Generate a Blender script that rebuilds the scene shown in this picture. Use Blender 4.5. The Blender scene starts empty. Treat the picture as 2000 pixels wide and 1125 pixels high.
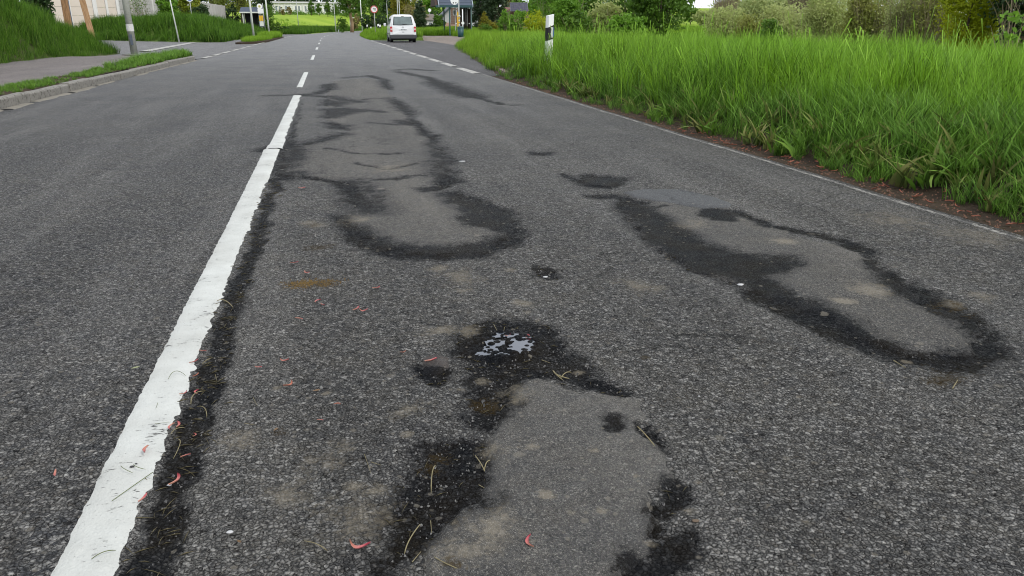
import bpy, math, random
import numpy as np
from mathutils import Vector, Matrix, Euler

random.seed(7); RNG = np.random.default_rng(7)
R = math.radians
scene = bpy.context.scene
COL = scene.collection

# ------------------------------------------------------------------ camera
F_PX, EYE, HORIZON, VANISH = 1444.4, 1.03, 52.0, 638.0
PITCH = math.atan((562.5 - HORIZON) / F_PX)
YAW = math.atan((1000 - VANISH) / math.hypot(F_PX, 562.5 - HORIZON))
cam_d = bpy.data.cameras.new('camera'); cam = bpy.data.objects.new('camera', cam_d); COL.objects.link(cam)
cam.location = (0, 0, EYE); cam.rotation_euler = (R(90) - PITCH, 0, -YAW)
cam_d.lens = 26.0; cam_d.sensor_width = 36.0; cam_d.clip_start = 0.05; cam_d.clip_end = 3000
scene.camera = cam

# ------------------------------------------------------------------ sky and sun
SUN_EL, SUN_AZ = R(47), R(140)          # azimuth from +Y clockwise: behind the camera, to the right
world = bpy.data.worlds.new('World'); scene.world = world; world.use_nodes = True
wn = world.node_tree; wn.nodes.clear()
sky = wn.nodes.new('ShaderNodeTexSky'); sky.sky_type = 'NISHITA'; sky.sun_disc = False
sky.sun_elevation = SUN_EL; sky.sun_rotation = SUN_AZ; sky.air_density = 1.0; sky.dust_density = 1.5
tc = wn.nodes.new('ShaderNodeTexCoord')
mp = wn.nodes.new('ShaderNodeMapping'); mp.inputs['Scale'].default_value = (1.2, 1.2, 3.5)
cl = wn.nodes.new('ShaderNodeTexNoise'); cl.inputs['Scale'].default_value = 2.2; cl.inputs['Detail'].default_value = 7; cl.inputs['Roughness'].default_value = .6
rp = wn.nodes.new('ShaderNodeMapRange'); rp.inputs[1].default_value = .3; rp.inputs[2].default_value = .62; rp.inputs[3].default_value = .55; rp.inputs[4].default_value = 1.0
cr = wn.nodes.new('ShaderNodeMix'); cr.data_type = 'RGBA'; cr.inputs[6].default_value = (6.2, 6.9, 7.9, 1); cr.inputs[7].default_value = (11.5, 11.6, 11.8, 1)
mx = wn.nodes.new('ShaderNodeMix'); mx.data_type = 'RGBA'
bg = wn.nodes.new('ShaderNodeBackground'); bg.inputs['Strength'].default_value = .1
wo = wn.nodes.new('ShaderNodeOutputWorld')
L = wn.links.new
L(tc.outputs['Generated'], mp.inputs['Vector']); L(mp.outputs[0], cl.inputs['Vector']); L(cl.outputs['Fac'], rp.inputs[0])
L(rp.outputs[0], mx.inputs[0]); L(cl.outputs['Fac'], cr.inputs[0]); L(sky.outputs[0], mx.inputs[6]); L(cr.outputs[2], mx.inputs[7])
L(mx.outputs[2], bg.inputs['Color']); L(bg.outputs[0], wo.inputs['Surface'])
sun_d = bpy.data.lights.new('sun', 'SUN'); sun_d.energy = 1.5; sun_d.angle = R(12); sun_d.color = (1, .96, .9)
sun = bpy.data.objects.new('sun', sun_d); COL.objects.link(sun)
sd = Vector((math.cos(SUN_EL) * math.sin(SUN_AZ), math.cos(SUN_EL) * math.cos(SUN_AZ), math.sin(SUN_EL)))
sun.rotation_euler = sd.to_track_quat('Z', 'Y').to_euler(); sun.location = (10, -10, 30)
vs = scene.view_settings; vs.view_transform = 'Standard'; vs.look = 'None'; vs.gamma = 1; vs.use_curve_mapping = False
vs.exposure = 0.55
scene.cycles.filter_width = 1.05

# ------------------------------------------------------------------ measured points of the place
def ray(px, py):
    x = (px - 1000) / F_PX; y = (562.5 - py) / F_PX
    f = math.cos(PITCH) + y * math.sin(PITCH); u = -math.sin(PITCH) + y * math.cos(PITCH)
    return x * math.cos(YAW) + f * math.sin(YAW), -x * math.sin(YAW) + f * math.cos(YAW), u
def P(px, py, z=0.0):                   # ground point seen at a photo position
    X, Y, u = ray(px, py); t = (z - EYE) / u
    return X * t, Y * t
def D(px, py, Y):                       # point at distance Y along the road
    X, y, u = ray(px, py); t = Y / y
    return X * t, Y, EYE + u * t

# ------------------------------------------------------------------ object helpers
def tag(o, label=None, cat=None, group=None, kind=None):
    if label: o['label'] = label
    if cat: o['category'] = cat
    if group: o['group'] = group
    if kind: o['kind'] = kind
    return o
def link(name, me, mat=None, parent=None, smooth=False, loc=None, rot=None):
    o = bpy.data.objects.new(name, me); COL.objects.link(o)
    if mat is not None and len(me.materials) == 0: me.materials.append(mat)
    if parent is not None: o.parent = parent
    if smooth: me.polygons.foreach_set('use_smooth', [True] * len(me.polygons))
    if loc: o.location = loc
    if rot: o.rotation_euler = rot
    return o
def empty(name, loc, rz=0, label=None, cat=None, group=None, kind=None, tilt=None):
    o = bpy.data.objects.new(name, None); COL.objects.link(o); o.location = loc
    o.rotation_euler = tilt if tilt else (0, 0, rz); o.empty_display_size = .2
    return tag(o, label, cat, group, kind)
class MB:
    def __init__(s): s.v = []; s.f = []
    def add(s, vs, fs):
        n = len(s.v); s.v += [tuple(v) for v in vs]; s.f += [tuple(i + n for i in f) for f in fs]; return s
    def box(s, x0, x1, y0, y1, z0, z1, M=None):
        vs = [Vector((x, y, z)) for x in (x0, x1) for y in (y0, y1) for z in (z0, z1)]
        if M is not None: vs = [M @ v for v in vs]
        return s.add(vs, [(0, 1, 3, 2), (4, 6, 7, 5), (0, 4, 5, 1), (2, 3, 7, 6), (0, 2, 6, 4), (1, 5, 7, 3)])
    def tube(s, pts, rad, n=8, cap=True):
        pts = [Vector(p) for p in pts]; m = len(pts)
        if not hasattr(rad, '__len__'): rad = [rad] * m
        vs = []; prev = None
        for i, p in enumerate(pts):
            d = (pts[min(i + 1, m - 1)] - pts[max(i - 1, 0)]).normalized()
            if prev is None:
                a = d.cross(Vector((0, 0, 1)));
                if a.length < .1: a = d.cross(Vector((0, 1, 0)))
                a.normalize()
            else:
                a = (prev - d * prev.dot(d)).normalized()
            prev = a; b = d.cross(a)
            for k in range(n):
                t = 2 * math.pi * k / n; vs.append(p + (a * math.cos(t) + b * math.sin(t)) * rad[i])
        fs = [(i * n + k, i * n + (k + 1) % n, (i + 1) * n + (k + 1) % n, (i + 1) * n + k) for i in range(m - 1) for k in range(n)]
        if cap: fs += [tuple(range(n))[::-1], tuple((m - 1) * n + k for k in range(n))]
        return s.add(vs, fs)
    def prism(s, poly, a, b, axis='y', M=None):   # polygon in the other two axes, pushed from a to b
        def mk(p, t):
            v = {'y': (p[0], t, p[1]), 'x': (t, p[0], p[1]), 'z': (p[0], p[1], t)}[axis]
            v = Vector(v); return M @ v if M is not None else v
        n = len(poly); vs = [mk(p, a) for p in poly] + [mk(p, b) for p in poly]
        return s.add(vs, [tuple(range(n)), tuple(range(2 * n - 1, n - 1, -1))] + [(i, i + n, (i + 1) % n + n, (i + 1) % n) for i in range(n)])
    def mesh(s, name):
        me = bpy.data.meshes.new(name); me.from_pydata(s.v, [], s.f); me.update(); return me
    def build(s, name, mat, parent=None, smooth=False, bevel=0, loc=None, rot=None):
        o = link(name, s.mesh(name), mat, parent, smooth, loc, rot)
        if bevel:
            m = o.modifiers.new('bevel', 'BEVEL'); m.width = bevel; m.segments = 2; m.limit_method = 'ANGLE'
        return o
def text_mesh(txt, size, mat, name, parent, M, depth=.004):
    cu = bpy.data.curves.new(name, 'FONT'); cu.body = txt; cu.size = size; cu.align_x = 'CENTER'; cu.align_y = 'CENTER'; cu.extrude = depth
    t = bpy.data.objects.new(name, cu); COL.objects.link(t)
    dg = bpy.context.evaluated_depsgraph_get(); me = bpy.data.meshes.new_from_object(t.evaluated_get(dg))
    bpy.data.objects.remove(t); me.transform(M); me.materials.clear()
    return link(name, me, mat, parent)

# numpy noise and signed distances
_H = RNG.random((512, 512))
def vnoise(x, y, s=1.0, seed=0):
    x = np.asarray(x) * s + seed * 37.7; y = np.asarray(y) * s + seed * 91.3
    xi = np.floor(x).astype(int); yi = np.floor(y).astype(int); fx = x - xi; fy = y - yi
    fx = fx * fx * (3 - 2 * fx); fy = fy * fy * (3 - 2 * fy)
    a = _H[xi % 512, yi % 512]; b = _H[(xi + 1) % 512, yi % 512]; c = _H[xi % 512, (yi + 1) % 512]; d = _H[(xi + 1) % 512, (yi + 1) % 512]
    return (a * (1 - fx) + b * fx) * (1 - fy) + (c * (1 - fx) + d * fx) * fy
def fbm(x, y, s, o=4, seed=0):
    t = 0; a = .5; n = 0
    for k in range(o): t = t + a * vnoise(x, y, s * 2 ** k, seed + k); n += a; a *= .5
    return t / n
def sdf_poly(X, Y, poly):               # negative inside
    d = np.full(X.shape, 1e9); ins = np.zeros(X.shape, bool); n = len(poly)
    for i in range(n):
        ax, ay = poly[i]; bx, by = poly[(i + 1) % n]; ex, ey = bx - ax, by - ay
        t = np.clip(((X - ax) * ex + (Y - ay) * ey) / (ex * ex + ey * ey + 1e-12), 0, 1)
        d = np.minimum(d, (X - ax - t * ex) ** 2 + (Y - ay - t * ey) ** 2)
        c = ((ay > Y) != (by > Y)) & (X < ex * (Y - ay) / (ey + (1e-12 if ey >= 0 else -1e-12)) + ax)
        ins ^= c
    return np.where(ins, -1, 1) * np.sqrt(d)
def sdf_line(X, Y, pts):
    d = np.full(X.shape, 1e9)
    for (ax, ay), (bx, by) in zip(pts[:-1], pts[1:]):
        ex, ey = bx - ax, by - ay
        t = np.clip(((X - ax) * ex + (Y - ay) * ey) / (ex * ex + ey * ey + 1e-12), 0, 1)
        d = np.minimum(d, (X - ax - t * ex) ** 2 + (Y - ay - t * ey) ** 2)
    return np.sqrt(d)
def smooth(a, b, x): t = np.clip((x - a) / (b - a), 0, 1); return t * t * (3 - 2 * t)
def grid_mesh(name, xs, ys, zf, keep=None, attrs=None):
    X, Y = np.meshgrid(xs, ys); nx, ny = len(xs), len(ys)
    if callable(zf): Z = zf(X, Y)
    else: Z = zf
    idx = np.arange(nx * ny).reshape(ny, nx)
    q = np.stack([idx[:-1, :-1], idx[:-1, 1:], idx[1:, 1:], idx[1:, :-1]], -1).reshape(-1, 4)
    if keep is not None:
        k = keep.reshape(-1)[q].any(1); q = q[k]
        used = np.unique(q); remap = np.full(nx * ny, -1); remap[used] = np.arange(len(used)); q = remap[q]
    else: used = np.arange(nx * ny)
    co = np.stack([X.ravel(), Y.ravel(), Z.ravel()], -1)[used]
    return raw_mesh(name, co, q, {k: v.ravel()[used] for k, v in (attrs or {}).items()}, smooth=True)
def raw_mesh(name, co, q, attrs=None, smooth=False):
    me = bpy.data.meshes.new(name); q = np.asarray(q); m, k = q.shape
    me.vertices.add(len(co)); me.vertices.foreach_set('co', np.asarray(co, dtype=np.float32).ravel())
    me.loops.add(m * k); me.loops.foreach_set('vertex_index', q.ravel().astype(np.int32))
    me.polygons.add(m); me.polygons.foreach_set('loop_start', np.arange(0, m * k, k, dtype=np.int32))
    for n, v in (attrs or {}).items():
        a = me.attributes.new(n, 'FLOAT', 'POINT'); a.data.foreach_set('value', np.asarray(v, dtype=np.float32).ravel())
    me.update(calc_edges=True); me.validate()
    if smooth: me.polygons.foreach_set('use_smooth', [True] * len(me.polygons))
    return me

# ------------------------------------------------------------------ materials
class NT:
    def __init__(s, name):
        s.m = bpy.data.materials.new(name); s.m.use_nodes = True; s.t = s.m.node_tree
        s.b = s.t.nodes['Principled BSDF']; s.out = s.t.nodes['Material Output']
    def n(s, t, **kw):
        o = s.t.nodes.new('ShaderNode' + t)
        for k, v in kw.items():
            if k.startswith('i_'): o.inputs[k[2:].replace('_', ' ')].default_value = v
            else: setattr(o, k, v)
        return o
    def l(s, a, b): s.t.links.new(a, b)
    def val(s, x, sock):
        if hasattr(x, 'is_output'): s.l(x, sock)
        else: sock.default_value = x
    def math(s, op, a, b=0.0, c=0.0):
        o = s.n('Math', operation=op); s.val(a, o.inputs[0]); s.val(b, o.inputs[1])
        if op in ('MULTIPLY_ADD',): s.val(c, o.inputs[2])
        return o.outputs[0]
    def mr(s, x, a, b, c=0.0, d=1.0, sm=False):
        o = s.n('MapRange'); o.interpolation_type = 'SMOOTHSTEP' if sm else 'LINEAR'
        s.val(x, o.inputs[0])
        for i, v in enumerate((a, b, c, d)): s.val(v, o.inputs[i + 1])
        return o.outputs[0]
    def mix(s, f, a, b, blend='MIX'):
        o = s.n('Mix', data_type='RGBA', blend_type=blend); s.val(f, o.inputs[0])
        for v, i in ((a, 6), (b, 7)):
            if isinstance(v, (tuple, list)): v = tuple(v) + ((1,) if len(v) == 3 else ())
            s.val(v, o.inputs[i])
        return o.outputs[2]
    def pos(s): return s.n('NewGeometry').outputs['Position']
    def obj(s): return s.n('TexCoord').outputs['Object']
    def noise(s, sc, vec=None, det=4, rough=.55, out='Fac'):
        o = s.n('TexNoise'); o.inputs['Scale'].default_value = sc; o.inputs['Detail'].default_value = det; o.inputs['Roughness'].default_value = rough
        s.l(vec if vec is not None else s.pos(), o.inputs['Vector']); return o.outputs[out]
    def vor(s, sc, vec=None, feat='F1', rnd=1.0):
        o = s.n('TexVoronoi', feature=feat); o.inputs['Scale'].default_value = sc; o.inputs['Randomness'].default_value = rnd
        s.l(vec if vec is not None else s.pos(), o.inputs['Vector']); return o
    def attr(s, n): return s.n('Attribute', attribute_name=n).outputs['Fac']
    def bump(s, h, strength=.5, dist=.01, norm=None):
        o = s.n('Bump'); o.inputs['Strength'].default_value = strength; o.inputs['Distance'].default_value = dist; s.l(h, o.inputs['Height'])
        if norm is not None: s.l(norm, o.inputs['Normal'])
        s.l(o.outputs[0], s.b.inputs['Normal']); return o.outputs[0]
    def col(s, c): s.val(c if hasattr(c, 'is_output') else tuple(c) + (1,), s.b.inputs['Base Color'])
    def rough(s, r): s.val(r, s.b.inputs['Roughness'])
def plain(name, c, rough=.6, metal=0, var=.15, sc=6, bump=0, spec=.5):
    t = NT(name); n = t.noise(sc, t.obj(), 5)
    a = tuple(x * (1 - var) for x in c); b = tuple(min(1, x * (1 + var)) for x in c)
    t.col(t.mix(n, a, b)); t.rough(t.mr(n, 0, 1, max(0, rough - .08), min(1, rough + .08))); t.b.inputs['Metallic'].default_value = metal
    t.b.inputs['Specular IOR Level'].default_value = spec
    if bump: t.bump(t.noise(sc * 6, t.obj(), 4), .4, bump)
    return t.m
def asphalt(name, stone=105, base=(.080, .079, .078), light=(.33, .32, .30), dark=(.010, .010, .011), relief=.009, speckle=.45, masks=True, brown=(.17, .15, .115), gap=.16, lane=False):
    t = NT(name); pos = t.pos()
    wp = t.n('VectorMath', operation='MULTIPLY_ADD'); nz = t.noise(75, pos, 4, .7, out='Color'); t.l(nz, wp.inputs[0]); wp.inputs[1].default_value = (1.15 / stone, 1.15 / stone, 1.15 / stone); t.l(pos, wp.inputs[2])
    v1 = t.vor(stone, wp.outputs[0]); v2 = t.vor(stone * 2.1, wp.outputs[0]); e1 = t.vor(stone, wp.outputs[0], 'DISTANCE_TO_EDGE')
    sep = t.n('SeparateColor'); t.l(v1.outputs['Color'], sep.inputs[0])
    sep2 = t.n('SeparateColor'); t.l(v2.outputs['Color'], sep2.inputs[0])
    big = t.noise(.9, pos, 5, .6); mid = t.noise(7, pos, 6, .7); fine = t.noise(420, pos, 3, .7); clump = t.noise(26, pos, 4, .75); pit = t.noise(stone * .75, pos, 3, .7)
    b = base
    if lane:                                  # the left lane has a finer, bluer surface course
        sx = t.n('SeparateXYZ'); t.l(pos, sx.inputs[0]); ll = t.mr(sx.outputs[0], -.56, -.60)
        fr = t.mr(sx.outputs[1], 6, 26); b = t.mix(ll, base, (.066, .069, .076)); b = t.mix(fr, b, (.20, .202, .206)); light = t.mix(fr, light, (.32, .32, .315))  # fr: worn tarmac paler with distance, grazing light put into the colour too
    c = t.mix(t.mr(t.math('POWER', sep.outputs[0], 2.6), 0, 1, 0, speckle + .3), b, light)
    c = t.mix(t.mr(sep2.outputs[1], .6, 1, 0, speckle), c, light)
    c = t.mix(t.mr(sep.outputs[1], .5, 1, 0, .6), c, (.030, .031, .035))
    c = t.mix(t.mr(sep.outputs[2], .8, 1, 0, .4), c, (.15, .12, .085))
    c = t.mix(t.mr(mid, .40, .68, 0, .42), c, brown)
    c = t.mix(t.mr(clump, .5, .30, 0, .5), c, (.018, .018, .020)); c = t.mix(t.mr(clump, .52, .72, 0, .35), c, (.21, .205, .19))
    c = t.mix(t.mr(big, .42, .66, 0, .35), c, (.055, .058, .064))
    ms_ = t.n('Mapping'); ms_.inputs['Scale'].default_value = (2.2, .16, 1); t.l(pos, ms_.inputs[0]); stk = t.noise(1.0, ms_.outputs[0], 4, .6)
    c = t.mix(t.mr(stk, .50, .70, 0, .32), c, light); c = t.mix(t.mr(stk, .46, .30, 0, .38), c, (.035, .036, .038))
    gapm = t.mr(t.math('ADD', e1.outputs['Distance'], t.math('MULTIPLY', t.math('SUBTRACT', .5, pit), .9)), -.05, gap + .05, .92, 0, True)
    c = t.mix(gapm, c, dark); c = t.mix(t.mr(pit, .47, .38, 0, .9), c, dark); c = t.mix(t.math('MULTIPLY', t.mr(pit, .54, .62, 0, .75), t.mr(sep.outputs[0], .3, .9)), c, light)
    hgt = t.math('ADD', t.math('MULTIPLY', t.mr(e1.outputs['Distance'], 0, .35), .9), t.math('MULTIPLY', sep.outputs[0], .6))
    hgt = t.math('ADD', hgt, t.math('MULTIPLY', fine, .2)); hgt = t.math('ADD', hgt, t.math('MULTIPLY', sep2.outputs[0], .3)); hgt = t.math('ADD', hgt, t.math('MULTIPLY', pit, 1.0))
    rg = t.mr(sep.outputs[1], 0, 1, .5, .8)
    if masks:
        st = t.attr('stain'); edge = t.math('ADD', t.math('MULTIPLY', t.math('SUBTRACT', t.noise(9, pos, 8, .8), .5), 2.3), t.math('MULTIPLY', t.math('SUBTRACT', t.noise(75, pos, 3, .7), .5), 1.1))
        s = t.mr(t.math('ADD', st, edge), .32, .66, 0, 1, True); s = t.math('MULTIPLY', s, t.mr(st, .04, .25))
        soft = t.math('MULTIPLY', t.mr(t.math('ADD', st, t.math('MULTIPLY', edge, .5)), .0, .5, 0, .5, True), t.mr(st, 0, .12))
        tint = t.mix(t.mr(t.noise(6, pos, 3), .4, .62), (.0055, .0065, .0085), (.010, .008, .0055))
        c = t.mix(soft, c, (.022, .022, .023)); c = t.mix(t.math('MULTIPLY', s, t.mr(mid, .3, .7, .96, .70)), c, t.mix(t.mr(sep.outputs[0], .62, 1, 0, .5), tint, (.032, .034, .038)))
        rg = t.mr(s, 0, 1, rg, t.mr(sep.outputs[2], 0, 1, .35, .75))
        tn = t.attr('tan'); tt = t.mr(t.math('ADD', tn, t.math('MULTIPLY', edge, .8)), .35, .85, 0, .62, True); tt = t.math('MULTIPLY', tt, t.mr(tn, .02, .2))
        c = t.mix(tt, c, (.235, .205, .155)); flat = t.math('SUBTRACT', 1, t.math('MULTIPLY', tt, .6)); hgt = t.math('MULTIPLY', hgt, flat)
        ms = t.attr('moss'); mm = t.math('MULTIPLY', t.mr(t.math('ADD', ms, edge), .45, .8, 0, .8, True), t.mr(ms, .05, .25)); c = t.mix(mm, c, t.mix(t.noise(90, pos), (.02, .015, .006), (.075, .05, .018)))
    if masks:                                 # hairline cracks
        cw = t.n('VectorMath', operation='MULTIPLY_ADD'); t.l(t.noise(5, pos, 5, .7, out='Color'), cw.inputs[0]); cw.inputs[1].default_value = (.22, .22, .22); t.l(pos, cw.inputs[2])
        ck = t.vor(1.7, cw.outputs[0], 'DISTANCE_TO_EDGE'); cm = t.math('MULTIPLY', t.mr(ck.outputs['Distance'], .003, .012, .8, 0), t.mr(t.noise(1.1, pos, 3), .52, .62))
        c = t.mix(cm, c, (.012, .012, .012)); hgt = t.math('SUBTRACT', hgt, t.math('MULTIPLY', cm, 1.5))
    if lane: c = t.mix(t.math('MULTIPLY', t.mr(sx.outputs[1], 3.5, 30, 0, .62), t.math('SUBTRACT', 1, t.math('MULTIPLY', s, .85))), c, t.mix(t.mr(big, .4, .65), (.245, .243, .235), (.20, .203, .212)))  # final paling along the road, partly grazing light painted in
    for k, (scl, r0) in enumerate(((3.1, .06), (7.3, .09), (17., .12), (31., .16))):   # trodden-in spots
        sp = t.vor(scl, wp.outputs[0]); sps = t.n('SeparateColor'); t.l(sp.outputs['Color'], sps.inputs[0])
        spot = t.math('MULTIPLY', t.mr(t.math('ADD', sp.outputs['Distance'], t.math('MULTIPLY', t.math('SUBTRACT', clump, .5), .22)), r0 * 1.45, r0 * .9, 0, .6), t.mr(sps.outputs[0], .76, .80))
        c = t.mix(spot, c, (.22, .20, .165))
    t.col(c); t.rough(rg); spc = t.math('MULTIPLY', t.mr(gapm, 0, .8, .30, .02), t.mr(sep.outputs[0], 0, 1, .6, 1.2))
    if masks: spc = t.math('MULTIPLY', spc, t.mr(s, 0, 1, 1, .25))
    t.val(spc, t.b.inputs['Specular IOR Level']); t.bump(hgt, 1.0, relief)
    return t.m

def leafmat(name, c1, c2, c3, transl=.35, rough=.5):   # hue varies by leaf (attribute tint) and by place
    t = NT(name); tn = t.attr('tint'); c = t.mix(tn, c1, c2); c = t.mix(t.mr(t.noise(.8, t.pos(), 3), .42, .62, 0, .7), c, c3)
    t.col(c); t.rough(rough); t.b.inputs['Specular IOR Level'].default_value = .25
    tr = t.n('BsdfTranslucent'); tc_ = t.mix(.5, c, tuple(min(1, x * 1.5) for x in c2)); t.l(tc_, tr.inputs['Color'])
    ms = t.n('MixShader'); ms.inputs[0].default_value = transl; t.l(t.b.outputs[0], ms.inputs[1]); t.l(tr.outputs[0], ms.inputs[2]); t.l(ms.outputs[0], t.out.inputs['Surface'])
    return t.m
def grassmat(name, root, mid, tip, alt, transl=.35, sc=1.2, dry=(.22, .19, .08)):
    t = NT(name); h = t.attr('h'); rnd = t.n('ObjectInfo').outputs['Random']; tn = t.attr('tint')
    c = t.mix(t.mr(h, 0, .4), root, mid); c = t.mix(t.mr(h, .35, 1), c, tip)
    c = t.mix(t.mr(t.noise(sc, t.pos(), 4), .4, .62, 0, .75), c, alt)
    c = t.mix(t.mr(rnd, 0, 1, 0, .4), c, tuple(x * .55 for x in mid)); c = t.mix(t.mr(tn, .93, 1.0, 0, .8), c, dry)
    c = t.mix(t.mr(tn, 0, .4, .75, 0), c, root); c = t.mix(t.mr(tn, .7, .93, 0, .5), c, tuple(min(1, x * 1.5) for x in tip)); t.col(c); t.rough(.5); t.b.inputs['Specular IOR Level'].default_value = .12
    tr = t.n('BsdfTranslucent'); t.l(c, tr.inputs['Color'])
    ms = t.n('MixShader'); ms.inputs[0].default_value = transl; t.l(t.b.outputs[0], ms.inputs[1]); t.l(tr.outputs[0], ms.inputs[2]); t.l(ms.outputs[0], t.out.inputs['Surface'])
    return t.m
# ------------------------------------------------------------------ shape of the land
def centre(Y): return -0.56 + np.maximum(0, np.asarray(Y, float) - 70) ** 2 / 1460.0
def right_edge(Y): return np.interp(Y, [0, 17.3, 18.3, 21.3, 24.7, 31, 41, 47, 61, 63, 64, 500], [3.46, 3.46, 3.63, 3.95, 4.35, 5.1, 6.3, 7.45, 7.5, 3.9, 3.3, 3.3]) + np.maximum(0, np.asarray(Y, float) - 70) ** 2 / 1460.0
def land(X, Y):
    X = np.asarray(X, float); Y = np.asarray(Y, float)
    z = np.full(np.broadcast(X, Y).shape, -.06)
    # left banks on both sides of the side road
    dn = np.minimum(-8.2 - X, (34 + 1.2 * np.maximum(0, -8 - X) - Y) * .64)
    df = np.minimum(-7.2 - X, (Y - (57 + 1.2 * np.maximum(0, -8.6 - X))) * .64) - np.maximum(0, Y - 95) * .0
    cn = np.interp(Y, [0, 22, 26, 30, 34, 42, 50], [3.3, 3.0, 2.5, 1.7, 1.0, .55, .4]); cf = np.interp(Y, [57, 75, 95, 115, 140], [1.35, 1.15, .75, .4, .3])
    z = np.maximum(z, -.06 + (cn + .06) * smooth(-.1, 2.6, dn) * np.where(dn > -.1, 1, 0) + .06 * smooth(-.3, 0, dn))
    z = np.maximum(z, -.06 + (cf + .06) * smooth(-.1, 2.6, df) + .06 * smooth(-.3, 0, df))
    dl = centre(Y) - 3.75 - X
    z = np.maximum(z, -.06 + smooth(112, 122, Y) * (.06 + .45 * smooth(0, 2.5, dl)) * (dl > -.05))
    m = smooth(116, 135, Y) * smooth(1, 5, dl)
    z = np.maximum(z, -.06 + m * (.56 + (.4 + .0262 * np.maximum(0, Y - 128)) * smooth(3, 24, dl)))
    # right verge
    dr = X - right_edge(Y)
    zr = -.05 * (1 - smooth(-.06, .02, dr)) - .01 + .27 * smooth(.18, 1.2, dr) - .62 * smooth(2.5, 16, dr) * (1 - smooth(38, 70, Y)) + .75 * smooth(60, 170, Y) * smooth(0, 6, dr)
    zr = zr + np.maximum(0, Y - 180) * .02 * smooth(3, 20, dr)
    z = np.where(dr > -.06, np.maximum(z, zr), z)
    z = z + (fbm(X, Y, .6, 3, 5) - .5) * .10 * np.where((dr > 1.0) | (dn > .6) | (df > .6), 1, 0)
    z = z - .5 * smooth(330, 420, Y) * 0
    return z
def landz(x, y): return float(land(np.array([float(x)]), np.array([float(y)]))[0])

def px_poly(l): return [P(a, b) for a, b in l]

# dark, damp and worn areas of the tarmac (outlines measured on the ground)
STAIN = [px_poly(l) for l in [
 [(665,352),(700,355),(725,380),(730,402),(748,412),(715,418),(690,405),(688,380)],
 [(648,418),(670,420),(690,438),(735,458),(760,472),(800,478),(860,484),(930,478),(985,460),(1003,440),(1015,455),(1000,478),(950,497),(880,507),(810,505),(750,497),(700,472),(662,445)],
 [(855,378),(900,376),(950,393),(992,410),(1010,430),(1004,452),(985,460),(958,447),(925,442),(902,427),(912,412),(880,398)],
 [(805,367),(850,364),(856,345),(895,343),(902,355),(880,366),(835,374)],
 [(535,346),(548,310),(562,275),(592,290),(590,312),(565,332),(600,340),(560,348)],
 [(775,235),(812,237),(808,246),(780,244)], [(845,270),(862,300),(880,312),(868,335),(862,345),(852,320),(846,295)],
 [(630,165),(650,163),(656,175),(632,176)], [(632,194),(680,200),(660,208),(632,205)], [(634,212),(675,211),(725,216),(680,222),(655,230),(630,228),(640,220)],
 [(640,238),(682,246),(678,254),(650,248)], [(590,281),(640,268),(670,260),(682,262),(640,273),(600,284)], [(497,291),(528,284),(560,286),(556,293),(528,297),(500,296)],
 [(742,158),(756,155),(762,175),(752,172)], [(758,190),(785,200),(800,215),(806,228),(788,220),(768,204)],
 [(1205,385),(1240,392),(1290,415),(1330,440),(1370,470),(1400,485),(1480,500),(1540,500),(1560,515),(1500,545),(1550,580),(1620,605),(1680,640),(1720,665),(1790,690),(1850,702),(1830,715),(1760,705),(1700,690),(1600,645),(1520,607),(1452,574),(1430,550),(1350,525),(1300,495),(1265,465),(1245,440),(1220,415)],
 [(1365,406),(1430,409),(1445,420),(1440,432),(1400,430),(1370,420)],
 [(1690,500),(1760,545),(1830,575),(1862,590),(1902,618),(1925,650),(1905,655),(1850,622),(1790,592),(1740,570),(1710,540)],
 [(1780,700),(1840,690),(1905,682),(1940,645),(1962,690),(1905,722),(1840,722)],
 [(890,680),(900,655),(930,635),(980,622),(1040,625),(1080,645),(1110,680),(1140,710),(1165,735),(1130,747),(1090,738),(1060,733),(1020,738),(1002,755),(1005,780),(990,812),(955,835),(920,822),(915,790),(925,760),(918,730),(930,712),(905,700)],
 [(820,870),(870,860),(935,866),(948,900),(942,950),(962,987),(900,995),(852,1020),(832,1060),(790,1082),(750,1125),(735,1100),(768,1050),(770,1000),(800,950),(825,920)],
 [(1178,820),(1222,816),(1218,835),(1185,840)], [(1250,835),(1262,832),(1300,880),(1285,884)], [(1305,935),(1332,950),(1335,990),(1290,1012),(1268,990),(1292,980)],
 [(1264,985),(1276,1000),(1282,1050),(1270,1050)], [(1335,1035),(1362,1050),(1345,1085),(1290,1135),(1205,1135),(1228,1085),(1275,1095),(1300,1068)],
 [(1118,732),(1170,738),(1225,765),(1200,777),(1150,760)], [(820,715),(875,725),(855,752),(818,738)], [(1050,520),(1090,530),(1080,545),(1045,538)],
 [(1130,345),(1150,342),(1216,346),(1212,360),(1190,367),(1145,362)], [(1035,298),(1085,298),(1080,303),(1040,303)],
]]
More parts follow.
